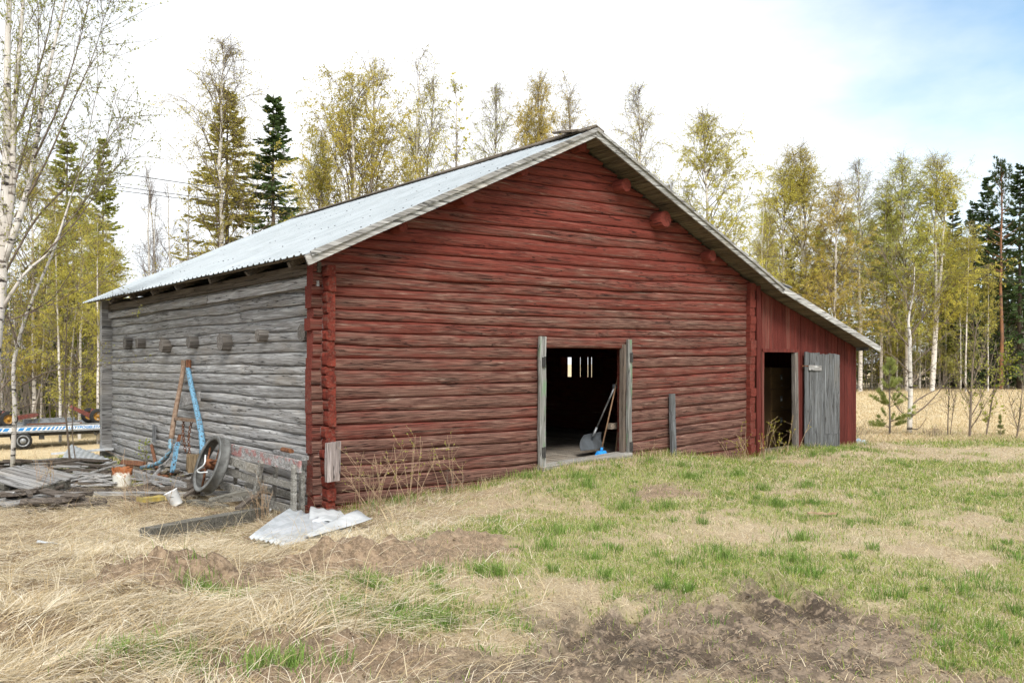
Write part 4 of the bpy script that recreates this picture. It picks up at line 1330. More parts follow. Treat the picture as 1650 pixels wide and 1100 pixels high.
# ------------------------------------------------------------------ near trees and saplings
def stem_tree(name, label, Y, stems, limbs, seed, n_tw, leaves, lsz, bark, col, twl=(.3, .9), cat='tree', group=None, up=.25, twig_mat='twig', tw_r=.006, n3=4, depth=.6, leaf_from=0.0, side=0.0, limb_r=1.0):
    """stems and limbs are drawn as (px, py, radius in metres) at about distance Y; twigs and leaves grow from them"""
    r = np.random.default_rng(seed)
    b0 = at(stems[0][0][0], stems[0][0][1], Y); b0[2] = gz(b0[0], b0[1]) - .03
    e = thing(name, label, cat, b0, 0, group)
    def poly(pts, dz):
        P = []; n = len(pts)
        for i, (px, py, rr) in enumerate(pts):
            P.append(at(px, py, Y + dz * i / max(1, n - 1)))
        return np.array(P), np.array([q[2] for q in pts])
    def resample(P, R, K):
        u = np.linspace(0, len(P) - 1, K); i = np.minimum(u.astype(int), len(P) - 2); f = (u - i)[:, None]
        # Catmull-Rom
        pp = np.concatenate([P[:1] * 2 - P[1:2], P, P[-1:] * 2 - P[-2:-1]])
        a, b, c, d = pp[i], pp[i + 1], pp[i + 2], pp[i + 3]
        Q = .5 * (2 * b + (c - a) * f + (2 * a - 5 * b + 4 * c - d) * f ** 2 + (3 * b - a - 3 * c + d) * f ** 3)
        return Q, np.interp(u, np.arange(len(R)), R)
    allB = []
    for st in stems:
        P, R = resample(*poly(st, 0.0), 18); P[0, 2] = min(P[0, 2], gz(P[0, 0], P[0, 1]) - .02) if st is stems[0] else P[0, 2]
        Buf().add(*tube(P - b0, R, 9)).obj('trunk', bark, e, True); allB.append((P, R))
    for i, lm in enumerate(limbs):
        P, R = resample(*poly(lm, r.uniform(-depth, depth)), 12); R = R * limb_r
        Buf().add(*tube(P - b0, R, 6)).obj('limb', bark if R[0] > .03 else M[twig_mat], e, True); allB.append((P, R))
    B = np.array([resample(P, R, 12)[0] for P, R in allB])
    ln = np.array([np.linalg.norm(np.diff(P, axis=0), axis=1).sum() for P in B])
    i1 = r.choice(len(B), n_tw, p=ln / ln.sum()); f1 = r.uniform(max(.12, leaf_from), 1, n_tw)
    P1, T1_ = on_branch(B, i1, f1)
    d1 = norm(T1_ * .75 + r.normal(0, .55, T1_.shape) + np.array([side, 0, up]))
    B1 = grow(P1, d1, r.uniform(*twl, n_tw), 6, [.03, .02, 0, -.03, -.05], .12, r)
    i2 = np.repeat(np.arange(n_tw), n3); P2, T2_ = on_branch(B1, i2, r.uniform(.15, 1, len(i2)))
    B2 = grow(P2, norm(T2_ * .8 + r.normal(0, .5, T2_.shape) + np.array([0, 0, up * .5])), r.uniform(.25, .6, len(i2)) * twl[1] * .6, 5, 0, .14, r)
    b = Buf()
    b.add(*tubes(B1, np.broadcast_to(np.linspace(1, .5, 6)[None] * tw_r, (n_tw, 6)), 3)); b.add(*tubes(B2, np.broadcast_to(np.linspace(1, .5, 5)[None] * tw_r * .6, (len(i2), 5)), 3))
    o = b.obj('twigs', M[twig_mat], e, False, b0); o['kind'] = 'stuff'
    if leaves:
        j = r.integers(0, len(i2), leaves); c, _ = on_branch(B2, j, r.random(leaves))
        V, q = leaf_cards(c + r.normal(0, lsz[1] * .5, c.shape), r.uniform(*lsz, leaves), r)
        o = Buf().add(V, q).obj('crown', M['leaf'], e, False, b0); o.color = (*col, 1); o['kind'] = 'stuff'
    return e


BUD = (.46, .46, .12)
stem_tree('birch_tree', 'big multi-stemmed birch with white bark cut off by the left edge', 14.0,
          [[(-22, 740, .14), (-14, 600, .125), (0, 460, .11), (8, 340, .085), (12, 220, .065), (12, 90, .05), (18, -80, .035)],
           [(8, 395, .07), (20, 300, .055), (22, 200, .045), (30, 100, .035), (42, -60, .022)],
           [(6, 420, .07), (38, 330, .05), (55, 250, .04), (75, 130, .028), (110, -20, .014)]],
          [[(2, 500, .06), (40, 440, .045), (85, 400, .036), (110, 330, .025), (135, 250, .017), (165, 100, .007)],
           [(25, 350, .04), (70, 270, .03), (110, 180, .022), (150, 90, .012), (170, 20, .006)],
           [(52, 262, .035), (95, 170, .025), (130, 60, .014), (150, -30, .008)],
           [(8, 440, .035), (60, 350, .028), (120, 290, .02), (170, 230, .01), (200, 190, .005)],
           [(20, 230, .04), (60, 120, .025), (85, 20, .014), (95, -40, .008)],
           [(14, 330, .03), (45, 220, .022), (60, 120, .015), (62, 10, .008)],
           [(70, 410, .025), (120, 360, .02), (170, 290, .012), (205, 250, .006)],
           [(14, 280, .03), (-20, 170, .02), (-30, 60, .012)],
           [(-5, 480, .03), (-60, 380, .02), (-80, 260, .012)],
           [(0, 520, .022), (60, 500, .016), (120, 470, .010), (165, 440, .005)],
           [(100, 370, .02), (150, 300, .012), (190, 150, .006)]],
          401, 420, 15000, (.011, .022), M['birch'], BUD, (.4, 1.3), n3=5, side=.15, tw_r=.005, limb_r=.55)
stem_tree('birch_tree', 'thin leaning birch rising beside the trailer wheel', 15.5,
          [[(20, 748, .045), (24, 660, .04), (22, 590, .035), (38, 520, .03), (62, 460, .024), (88, 400, .022), (112, 330, .012)]],
          [[(24, 600, .018), (-10, 640, .012), (-40, 660, .006)], [(35, 620, .02), (80, 598, .014), (135, 592, .009), (172, 588, .004)], [(30, 560, .02), (10, 500, .014), (-6, 440, .008)], [(45, 505, .018), (85, 480, .012), (120, 430, .006)],
           [(22, 660, .014), (60, 650, .008), (90, 660, .004)]],
          402, 70, 900, (.012, .022), M['birch'], BUD, (.25, .8))
stem_tree('sapling', 'bare brown sapling with two stems in front of the trailer bed', 17.0,
          [[(113, 747, .022), (108, 690, .018), (104, 640, .014), (106, 560, .010), (110, 470, .005)], [(122, 744, .012), (117, 700, .01), (118, 640, .007), (124, 560, .004)]],
          [], 403, 26, 160, (.012, .02), M['twig'], BUD, (.2, .7), 'sapling')
# right-hand field edge
stem_tree('birch_tree', 'young white-stemmed birch with bare low branches beside the small pine', 23.4,
          [[(1465, 700, .075), (1467, 640, .066), (1466, 580, .056), (1466, 540, .045), (1464, 515, .03), (1472, 470, .016), (1474, 430, .006)]],
          [[(1466, 672, .03), (1490, 655, .02), (1512, 632, .012), (1528, 610, .006)], [(1465, 675, .022), (1449, 660, .015), (1435, 640, .006)], [(1466, 645, .025), (1440, 625, .015), (1420, 610, .006)], [(1466, 655, .025), (1485, 640, .018), (1520, 622, .006)],
           [(1466, 620, .022), (1490, 600, .012), (1515, 580, .005)], [(1466, 560, .022), (1440, 525, .012), (1420, 470, .005)], [(1466, 540, .02), (1495, 500, .012), (1520, 460, .005)], [(1466, 500, .02), (1448, 450, .01), (1430, 420, .005)],
           [(1467, 590, .02), (1500, 560, .01), (1525, 540, .005)], [(1466, 600, .02), (1440, 575, .01), (1415, 560, .005)], [(1466, 690, .02), (1480, 690, .012), (1492, 675, .005)]],
          404, 150, 0, (.02, .03), M['birch'], BUD, (.3, 1.0), 'tree', None, .3, 'twig')
stem_tree('sapling', 'leafing sapling with upright branches standing in the dry field', 22.0,
          [[(1562, 712, .035), (1564, 660, .03), (1566, 610, .022), (1570, 560, .014), (1574, 520, .006)]],
          [[(1565, 670, .015), (1585, 630, .010), (1600, 570, .005)], [(1564, 690, .015), (1580, 665, .01), (1602, 625, .005)], [(1565, 640, .015), (1550, 610, .01), (1540, 570, .005)], [(1566, 620, .012), (1582, 580, .008), (1590, 530, .004)], [(1565, 655, .012), (1552, 640, .008), (1545, 625, .004)]],
          405, 80, 520, (.02, .035), M['twig'], BUD, (.25, .8), 'sapling', None, .5)
stem_tree('sapling', 'crooked sapling with yellow-green leaves right of the upright one', 22.5,
          [[(1588, 706, .025), (1596, 660, .02), (1604, 610, .015), (1612, 570, .008)]], [[(1600, 640, .01), (1618, 600, .006), (1628, 575, .003)], [(1605, 608, .01), (1618, 590, .006), (1632, 588, .003)]],
          406, 36, 480, (.025, .045), M['twig'], (.46, .48, .10), (.2, .6), 'sapling', None, .4)
stem_tree('sapling', 'thin twiggy sapling between the white birch and the upright sapling', 23.0,
          [[(1527, 702, .018), (1528, 660, .014), (1530, 620, .008)], [(1531, 700, .012), (1536, 660, .008), (1540, 628, .004)]], [], 407, 30, 60, (.02, .03), M['twig'], BUD, (.2, .5), 'sapling', None, .5)
stem_tree('sapling', 'forked bare sapling at the right edge of the field', 21.5,
          [[(1636, 715, .022), (1642, 680, .018), (1646, 640, .012), (1650, 600, .006)], [(1640, 690, .012), (1632, 665, .008), (1626, 640, .004)]], [], 408, 30, 60, (.02, .03), M['twig'], BUD, (.2, .6), 'sapling', None, .5)
small_pine = pine_proto(44, H=2.1, width=.74, r0=.028, small=True)
plant('pine_tree', small_pine, 1433, 590, 23.2, 'small young pine with needle whorls next to the lean-to', None, (.42, .46, .16), 1.05)
tiny = pine_proto(45, H=.9, width=.3, r0=.008, small=True, nk=7)
plant('pine_tree', tiny, 1612, 672, 22.5, 'tiny pine seedling in the field grass', None, (.34, .36, .14), .7)


def twig_bush(name, label, px, py, n, h, spread, seed, leaves, col, lsz=(.010, .018), r0=.005, mat='twig_gray', lean=(0, 0), Y=None, cat='shrub', group=None):
    r = np.random.default_rng(seed)
    p = gpt(px, py) if Y is None else at(px, py, Y)
    e = thing(name, label, cat, p, 0, group)
    P = np.stack([r.normal(0, spread * .35, n), r.normal(0, spread * .25, n), np.zeros(n) - .03], 1)
    D = norm(np.stack([P[:, 0] * .9 + r.normal(0, .22, n) + lean[0], P[:, 1] * .9 + r.normal(0, .22, n) + lean[1], np.ones(n)], 1))
    ln = h * r.uniform(.5, 1.1, n)
    B = grow(P, D, ln, 7, [0, 0, 0, -.05, -.1, -.15], .07, r)
    i2 = np.repeat(np.arange(n), 4); P2, T2_ = on_branch(B, i2, r.uniform(.35, 1, len(i2)))
    B2 = grow(P2, norm(T2_ + r.normal(0, .55, T2_.shape)), r.uniform(.12, .35, len(i2)) * h, 4, -.02, .12, r)
    b = Buf(); b.add(*tubes(B, np.broadcast_to(np.linspace(1, .4, 7)[None] * r0, (n, 7)), 4)); b.add(*tubes(B2, np.broadcast_to(np.linspace(1, .5, 4)[None] * r0 * .5, (len(i2), 4)), 3))
    o = b.obj('stems', M[mat], e); o['kind'] = 'stuff'
    if leaves:
        j = r.integers(0, len(i2), leaves); c, _ = on_branch(B2, j, r.random(leaves))
        V, q = leaf_cards(c + r.normal(0, .006, c.shape), r.uniform(*lsz, leaves), r)
        o = Buf().add(V, q).obj('leaves', M['leaf'], e); o.color = (*col, 1); o['kind'] = 'stuff'
    return e


M['stalk'] = simple('dry_stalk', (.42, .31, .20), (.30, .20, .125), 9, .9)
twig_bush('dry_shrub', 'pale dry stalks standing at the barn corner beside the white sheet', 598, 826, 12, 1.05, .35, 501, 30, BUD, mat='stalk', r0=.006)
twig_bush('dry_shrub', 'budding twigs before the log wall, right of the corner stalks', 668, 818, 9, .95, .5, 502, 120, BUD, mat='stalk', r0=.005)
twig_bush('dry_shrub', 'low budding twigs where the bank meets the log wall', 735, 803, 7, .85, .6, 503, 110, BUD, mat='stalk', r0=.004)
twig_bush('dry_shrub', 'brown tangled twigs against the bottom log, left of the bank', 715, 795, 26, .42, .35, 504, 0, BUD, mat='twig', r0=.004)
twig_bush('budding_shrub', 'budding yellow-green shrub at the lean-to doorway', 1243, 733, 14, .85, .8, 505, 300, (.50, .46, .07), mat='stalk', r0=.006, lsz=(.012, .022))
twig_bush('budding_shrub', 'arching yellow-budded shrub left of the lean-to corner post', 1195, 740, 14, .80, .8, 506, 220, (.50, .46, .07), mat='stalk', r0=.006, lean=(-.5, -.1), lsz=(.012, .022))
twig_bush('dry_shrub', 'tangle of brown bare twigs at the right foot of the lean-to wall', 1362, 717, 40, .75, .6, 507, 0, BUD, mat='twig', r0=.004)
twig_bush('dry_shrub', 'small brown twig clump beside the young birch in the field', 1500, 703, 26, .35, .4, 508, 0, BUD, mat='twig', r0=.005)
twig_bush('budding_shrub', 'leafy shoots against the grey wall behind the shafts', 240, 752, 9, .75, .4, 509, 110, (.40, .46, .08), mat='twig', r0=.004, lsz=(.018, .032))
twig_bush('dry_shrub', 'dry brown twigs in front of the crate by the wooden beam', 428, 838, 10, .55, .3, 510, 0, BUD, mat='stalk', r0=.004)
twig_bush('dry_shrub', 'dry stalks sprouting between the pallets on the left', 75, 805, 8, .8, .5, 511, 10, BUD, mat='stalk', r0=.005)
twig_bush('dry_shrub', 'dry stalks in front of the rusted enamel bucket', 235, 820, 8, .85, .4, 512, 10, BUD, mat='stalk', r0=.004)
twig_bush('dry_shrub', 'few dry stalks on the grass right of the doorway', 1040, 745, 6, .45, .25, 513, 0, BUD, mat='stalk', r0=.003)


# ------------------------------------------------------------------ grass
def mat_blades(name):
    k = NT(name); c = k.attr('col', 'Color')
    tr = k.n('ShaderNodeBsdfTranslucent'); k.l(c, tr.inputs[0])
    df = k.n('ShaderNodeBsdfDiffuse'); k.l(c, df.inputs[0])
    mx = k.n('ShaderNodeMixShader'); mx.inputs[0].default_value = .3
    k.l(df.outputs[0], mx.inputs[1]); k.l(tr.outputs[0], mx.inputs[2]); k.l(mx.outputs[0], k.out.inputs[0])
    return k.m


M['blade'] = mat_blades('grass_blades')


def blades(name, label, x, y, h, w, lean, az, col, bend=.5, z=None, cat='grass'):
    n = len(x)
    z = zi(x, y) if z is None else z
    base = np.stack([x, y, z - .006], 1)
    d = np.stack([np.cos(az), np.sin(az), np.zeros(n)], 1)
    side = np.stack([-np.sin(az), np.cos(az), np.zeros(n)], 1)
    face = rng.uniform(0, np.pi, n)
    sv = (side * np.cos(face)[:, None] + np.array([0, 0, .5]) * np.sin(face)[:, None] * (lean > .8)[:, None] + d * (np.sin(face) * (lean <= .8))[:, None])
    l1 = lean * (1 - bend); l2 = lean * (1 + bend)
    m = base + (d * np.sin(l1)[:, None] + np.array([0, 0, 1]) * np.cos(l1)[:, None]) * (h * .5)[:, None]
    tp = m + (d * np.sin(l2)[:, None] + np.array([0, 0, 1]) * np.cos(l2)[:, None]) * (h * .5)[:, None]
    s = sv * (w * .5)[:, None]
    V = np.stack([base - s, base + s, m + s * .8, m - s * .8, tp], 1).reshape(-1, 3)
    i = np.arange(n)[:, None] * 5
    q = i + np.array([[0, 1, 2, 3]]); t = i + np.array([[3, 2, 4]])
    c4 = np.concatenate([col, np.ones((n, 1))], 1); c4 = np.repeat(c4, 5, 0)
    me = mk_mesh(name, V, q, t, False, {'col': c4}, [M['blade']])
    o = link(name, me); o['kind'] = 'stuff'; tag(o, label, cat)
    return o


def scatter(n, x0, x1, y0, y1, power=1.0):
    """points in a fan seen from the camera side, denser near"""
    u = rng.random(n); y = y0 * (y1 / y0) ** (u ** power)
    x = (rng.uniform(x0, x1, n)) * y
    return x, y


EX = [(flatg(px, py)[:2], r_) for px, py, r_ in [(425, 872, .22), (450, 866, .30), (480, 860, .36), (515, 850, .36), (545, 848, .30), (575, 850, .2), (430, 812, .35), (460, 815, .3), (255, 865, .1), (290, 858, .12), (330, 851, .12), (370, 843, .12), (410, 836, .12), (40, 800, .5), (80, 786, .45), (281, 818, .12), (250, 810, .2)]]


def excl(x, y):
    m = np.zeros(len(x), bool)
    for c, r_ in EX: m |= (x - c[0]) ** 2 + (y - c[1]) ** 2 < r_ ** 2
    return m


def palette(n, cols, jit=.15):
    c = np.array(cols)[rng.integers(0, len(cols), n)]
    return np.clip(c * (1 + rng.normal(0, jit, (n, 1))) , .01, .9)


GREEN = [(.17, .27, .045), (.23, .33, .06), (.29, .36, .085), (.15, .22, .05), (.38, .38, .12)]
STRAW = [(.58, .47, .29), (.48, .37, .22), (.66, .56, .38), (.38, .29, .17), (.68, .60, .44)]
# short turf
x, y = scatter(270000, -.55, .75, 4.0, 27.0)
mk = masks_i(x, y); keep = (rng.random(len(x)) < mk[4] * 1.1) & ~inside_barn(x, y, .05)
x, y = x[keep], y[keep]; n = len(x); sz = np.clip(y / 9, .8, 2.2)
blades('grass', 'short patchy green turf in front of the barn', x, y, rng.uniform(.03, .075, n) * sz ** .5, rng.uniform(.004, .007, n) * sz, rng.uniform(.1, .9, n), rng.uniform(0, 6.28, n), palette(n, GREEN, .2))
# short dead grass lying flat between it
x, y = scatter(152000, -.55, .75, 4.0, 26.0)
mk = masks_i(x, y); keep = (rng.random(len(x)) < (1 - mk[0] * .84) * (1 - mk[1] * .8) * (1 - .6 * mk[2])) & ~inside_barn(x, y, .05) & ~excl(x, y)
x, y = x[keep], y[keep]; n = len(x); sz = np.clip(y / 9, .8, 2.4)
blades('dead_grass', 'short dead grass lying between the green blades', x, y, rng.uniform(.05, .13, n) * sz ** .5, rng.uniform(.003, .006, n) * sz, rng.uniform(.9, 1.5, n), rng.uniform(0, 6.28, n), palette(n, STRAW, .15), .12, cat='dead grass')
# long matted straw on the left
x, y = scatter(104000, -.85, .05, 3.9, 13.5, .9); xe, ye = scatter(9000, -1.7, -.85, 4.0, 13.5, .9); x = np.concatenate([x, xe]); y = np.concatenate([y, ye])
mk = masks_i(x, y); keep = (rng.random(len(x)) < mk[2] * (1 - .93 * mk[1])) & ~inside_barn(x, y, .02) & ~excl(x, y)
x, y = x[keep], y[keep]; n = len(x)
flow = fbm(x * .8, y * .8, 61, 3) * 9.0 + fbm(x * 3, y * 3, 63, 2) * 2.2
blades('long_straw', 'long pale matted straw covering the ground left of the barn corner', x, y, rng.uniform(.10, .40, n), rng.uniform(.003, .006, n), np.clip(rng.normal(1.40, .15, n), .5, 1.64), flow + rng.normal(0, .75, n), palette(n, STRAW + [(.72, .64, .50), (.78, .70, .57), (.70, .62, .48)], .13), .14, zi(x, y) + rng.uniform(0, .035, n), cat='straw')
x, y = scatter(1500, -.8, .0, 4.6, 12.5)
mk = masks_i(x, y); keep = (rng.random(len(x)) < mk[2]) & ~inside_barn(x, y, .1) & ~excl(x, y)
x, y = x[keep], y[keep]; n = len(x)
blades('straw_stalks', 'taller straw stalks sticking up out of the matted straw', x, y, rng.uniform(.2, .5, n), rng.uniform(.003, .006, n), rng.uniform(.3, 1.35, n), rng.uniform(0, 6.28, n), palette(n, STRAW, .12), .35, cat='straw')
# bright green tufts
TUFTS = [(345, 958, .24), (330, 965, .2), (375, 968, .18), (700, 930, .20), (770, 925, .2), (800, 925, .14), (560, 995, .22), (600, 950, .18), (530, 1000, .15), (420, 1085, .28), (470, 1075, .2), (250, 1075, .26), (200, 1080, .22), (295, 1075, .2), (275, 912, .14),
         (900, 858, .30), (880, 885, .24), (960, 855, .2), (1005, 820, .2), (1075, 820, .24), (950, 790, .3), (930, 770, .3), (1230, 790, .25), (1250, 815, .2), (1190, 765, .3), (1110, 770, .3), (1300, 785, .25), (1310, 735, .4), (1240, 742, .4),
         (640, 812, .2), (600, 818, .18), (850, 770, .3), (980, 935, .18), (1050, 745, .3), (1100, 752, .3), (1380, 725, .35), (1340, 728, .3), (690, 1000, .25), (640, 990, .2), (640, 1010, .2), (720, 1012, .15), (1290, 870, .2), (1170, 900, .2), (1280, 905, .2)]
tx, ty, th = [], [], []
for px, py, rr in TUFTS:
    c = gpt(px, py); k = int(120 + 500 * rr); a_ = rng.uniform(0, 6.28, k); q_ = rng.exponential(.5, k) * rr
    tx.append(c[0] + q_ * np.cos(a_) * 1.2); ty.append(c[1] + q_ * np.sin(a_)); th.append(rng.uniform(.05, .16, k) * np.clip(1.15 - q_, .4, 1) * (1.0 if py > 840 else 1.15))
tx, ty, th = map(np.concatenate, (tx, ty, th)); keep = ~inside_barn(tx, ty, .03); tx, ty, th = tx[keep], ty[keep], th[keep]; n = len(tx)
blades('grass_tufts', 'taller fresh green grass tufts dotted over the yard', tx, ty, th, rng.uniform(.004, .008, n), rng.uniform(.05, .8, n), rng.uniform(0, 6.28, n), palette(n, [(.17, .28, .06), (.22, .33, .08), (.15, .24, .06), (.31, .38, .13)], .18), .4)
# many small random tufts where the turf is green
x, y = scatter(900, -.30, .75, 4.3, 20.0); mk = masks_i(x, y); keep = (rng.random(len(x)) < mk[4] * .9) & ~inside_barn(x, y, .1); x, y = x[keep], y[keep]
k = rng.integers(15, 60, len(x)); cx_ = np.repeat(x, k); cy_ = np.repeat(y, k); rr = np.repeat(rng.uniform(.03, .12, len(x)), k); n = len(cx_); a_ = rng.uniform(0, 6.28, n); q_ = rng.random(n) ** .5 * rr
hh = np.repeat(rng.uniform(.05, .13, len(x)), k)
blades('grass_tufts', 'small darker grass tufts scattered through the lawn', cx_ + q_ * np.cos(a_), cy_ + q_ * np.sin(a_), hh * rng.uniform(.6, 1.1, n), rng.uniform(.004, .007, n), rng.uniform(.05, .8, n), a_, palette(n, [(.15, .26, .055), (.20, .31, .075), (.13, .22, .055)], .18), .4)
# dry field grass, right of the lean-to and around the trailer
x, y = scatter(60000, .36, .80, 20.5, 66.0, 1.1)
x2, y2 = scatter(12000, -.95, -.40, 17.0, 46.0, 1.0)
x = np.concatenate([x, x2]); y = np.concatenate([y, y2]); keep = ~inside_barn(x, y, .1); x, y = x[keep], y[keep]; n = len(x)
blades('field_grass', 'dry yellow grass of the field beyond the barn', x, y, rng.uniform(.06, .17, n), rng.uniform(.008, .016, n) * np.clip(y / 22, 1, 3), rng.uniform(.4, 1.4, n), rng.uniform(0, 6.28, n), palette(n, [(.64, .52, .32), (.56, .44, .26), (.68, .58, .40), (.48, .37, .22)], .12), .3, cat='dry grass')
# tall grass along the foot of the walls
tt = rng.uniform(.2, 14.6, 5200); ss = -np.abs(rng.normal(.06, .12, 5200)) - .06
doorw = (tt > TD0 - .0) & (tt < TD1 + .05)
ss = np.where(doorw, ss - .16, ss)
p = A0[None] + DR[None] * tt[:, None] + DL[None] * ss[:, None]; n = len(tt)
blades('wall_grass', 'mixed dry and green grass growing along the foot of the barn wall', p[:, 0], p[:, 1], rng.uniform(.06, .20, n) * np.where(doorw, .6, 1), rng.uniform(.004, .008, n), rng.uniform(.05, .8, n), rng.uniform(0, 6.28, n), palette(n, STRAW[:3] + GREEN, .15), .4)
# crumbs of earth on the bare patches
x, y = scatter(30000, -.6, .7, 4.0, 12.0, .9)
mk = masks_i(x, y); keep = rng.random(len(x)) < np.clip(mk[0] + .6 * mk[1], 0, 1); x, y = x[keep], y[keep]; n = len(x)
c = np.stack([x, y, zi(x, y) + .004], 1); sz = rng.uniform(.003, .010, n)
V = (c[:, None, :] + rng.normal(0, 1, (n, 4, 3)) * sz[:, None, None] * np.array([1, 1, .6])).reshape(-1, 3)
i = np.arange(n)[:, None] * 4
T = np.concatenate([i + np.array([[0, 1, 2]]), i + np.array([[0, 2, 3]]), i + np.array([[0, 3, 1]]), i + np.array([[1, 3, 2]])])
o = link('earth_crumbs', mk_mesh('earth_crumbs', V, None, T, False, None, [simple('earth_crumb', (.15, .112, .08), (.30, .225, .16), 3.0, .95, rand=0)])); o['kind'] = 'stuff'; tag(o, 'loose crumbs of earth scattered over the mud', 'earth')

# ------------------------------------------------------------------ things at the grey wall
def lw(px, py, t): return L2W(onleft(px, py, t))


def path(pts, ts): return np.array([lw(px, py, t) for (px, py), t in zip(pts, ts)])


def smooth_path(P, K):
    P = np.asarray(P, float); u = np.linspace(0, len(P) - 1, K); i = np.minimum(u.astype(int), len(P) - 2); f = (u - i)[:, None]
    pp = np.concatenate([P[:1] * 2 - P[1:2], P, P[-1:] * 2 - P[-2:-1]]); a, b, c, d = pp[i], pp[i + 1], pp[i + 2], pp[i + 3]
    return .5 * (2 * b + (c - a) * f + (2 * a - 5 * b + 4 * c - d) * f ** 2 + (3 * b - a - 3 * c + d) * f ** 3)


UPV = np.array([0, 0, 1.0])
M['old_pole'] = simple('brown_pole', (.16, .10, .065), (.26, .19, .14), 16, .85, 0, .3)
M['mossy'] = mat_gray(0, (.95, .92, .80), .50, 'mossy_wood')
M['crate_wood'] = mat_gray(0, (.98, .96, .88), .85, 'crate_wood')
M['pale_gray'] = mat_gray(0, (1.0, 1.0, 1.0), .82, 'pale_grey_board')
M['dark_board'] = mat_gray(0, (.95, .8, .68), .36, 'dark_board')
kk = NT('worn_blue_paint'); n_ = kk.noise(kk.obj_coord(), 9.0, 5, .7)
M['worn_shaft'] = kk.done(kk.mix(kk.rng(n_, .44, .56), (.17, .15, .135), (.17, .40, .55)), .75)
o0 = lw(290, 750, -.55); o0[2] = gz(o0[0], o0[1])
sh = thing('sledge_shafts', 'pair of blue and brown wooden shafts leaning together against the grey wall', 'shafts', o0)
P = smooth_path(path([(303, 592), (309, 625), (317, 660), (324, 695), (327, 728), (325, 745)], [-.10, -.22, -.35, -.47, -.58, -.64]), 14)
Buf().add(*tube(P - o0, np.linspace(.042, .050, 14), 8)).obj('shaft', M['blue_shaft'], sh, True)
P = smooth_path(path([(296, 590), (290, 625), (284, 655), (279, 685), (276, 708)], [-.10, -.22, -.33, -.44, -.52]), 12)
Buf().add(*tube(P - o0, np.linspace(.040, .046, 12), 8)).obj('shaft', M['old_pole'], sh, True)
P = smooth_path(path([(276, 708), (272, 728), (262, 742), (246, 749), (228, 753)], [-.52, -.58, -.62, -.62, -.60]), 10)
Buf().add(*tube(P - o0, np.linspace(.046, .034, 10), 8)).obj('runner', M['worn_shaft'], sh, True)
P = path([(286, 712), (278, 760)], [-.60, -.72]); Buf().add(*plank(P[0] - o0, P[1] - o0, .085, .05, up=DL)).obj('brace', M['blue_shaft'], sh)
P = path([(283, 674), (322, 678)], [-.40, -.42]); Buf().add(*plank(P[0] - o0, P[1] - o0, .05, .05)).obj('crossbar', M['old_pole'], sh)
P = path([(289, 648), (321, 638)], [-.16, -.16]); Buf().add(*plank(P[0] - o0, P[1] - o0, .17, .035)).obj('cross_board', M['gray_x'], sh)
Buf().add(*tube(np.array([lw(296, 580, -.09), lw(295, 596, -.10)]) - o0, .045, 7)).obj('shaft_tip', M['old_pole'], sh)
Buf().add(*tube(np.array([lw(304, 580, -.09), lw(304, 594, -.10)]) - o0, .045, 7)).obj('shaft_tip', M['rust'], sh)
P = path([(290, 700), (283, 735), (276, 765)], [-.5, -.62, -.7]); Buf().add(*plank(P[0] - o0, P[2] - o0, .06, .04, up=DL)).obj('iron_strap', M['rust'], sh)
for q, (pa, pb, pc) in enumerate([((296, 676), (295, 700), (299, 728)), ((309, 678), (304, 705), (306, 735))]):
    P = smooth_path(path([pa, pb, pc], [-.40, -.42, -.44]), 15); b = Buf()
    for i in range(14):
        m = .5 * (P[i] + P[i + 1]) - o0
        ax = (1, 0, 0) if i % 2 else (0, 1, 0)
        b.add(*lathe([(.022 + .007 * math.cos(a), .007 * math.sin(a)) for a in np.linspace(0, 2 * math.pi, 5)[:-1]], 8, ax, m, True))
    o = b.obj('chain', M['rust'], sh); o['kind'] = 'stuff'

# big steel wheel
wc = lw(341, 748, -.72); wn_ = unit((-.74, -.60, .34)); R0 = .415
wheel = thing('steel_wheel', 'large grey steel implement wheel with rusty spokes leaning on the crate', 'wheel', (wc[0], wc[1], gz(wc[0], wc[1])))
wo = np.array(wheel.location)
prof = [(R0 - .055, -.075), (R0 - .015, -.075), (R0, -.082), (R0 + .012, -.07), (R0 - .006, -.05), (R0 - .010, .05), (R0 + .012, .07), (R0, .085), (R0 - .02, .08), (R0 - .035, .04), (R0 - .035, -.05), (R0 - .055, -.06)]
V, Q = lathe([(a, -b) for a, b in prof], 40, wn_, wc - wo, True); Buf().add(V, Q).obj('rim', M['gray_rim'], wheel, True)
V, Q = lathe([(.0, .10), (.055, .10), (.075, .06), (.075, -.08), (.05, -.12), (0, -.12)], 14, wn_, wc - wo); Buf().add(V, Q).obj('hub', M['rust'], wheel, True)
u_ = unit(np.cross(wn_, UPV)); v_ = np.cross(wn_, u_)
for k in range(6):
    a = k * math.pi / 3 + .35; dd = u_ * math.cos(a) + v_ * math.sin(a)
    Buf().add(*tube([wc - wo + dd * .06 + wn_ * (.06 if k % 2 else -.05), wc - wo + dd * (R0 - .05)], .016, 6)).obj('spoke', M['rust'], wheel, True)

# slatted crate
c0 = lw(430, 830, -.45); c0[2] = gz(c0[0], c0[1])
crate = thing('slatted_crate', 'broken grey slatted crate with a red-stained top rail against the barn corner', 'crate', c0)
kk = NT('red_stained_rail'); v = kk.obj_coord(); g = gray_wood_color(kk, v, 1, (1, 1, 1), 1.15)
M['stained'] = kk.done(kk.mix(kk.rng(kk.noise(v, 7.0, 4), .48, .62, 0, .7), g, (.38, .14, .13)), .9)


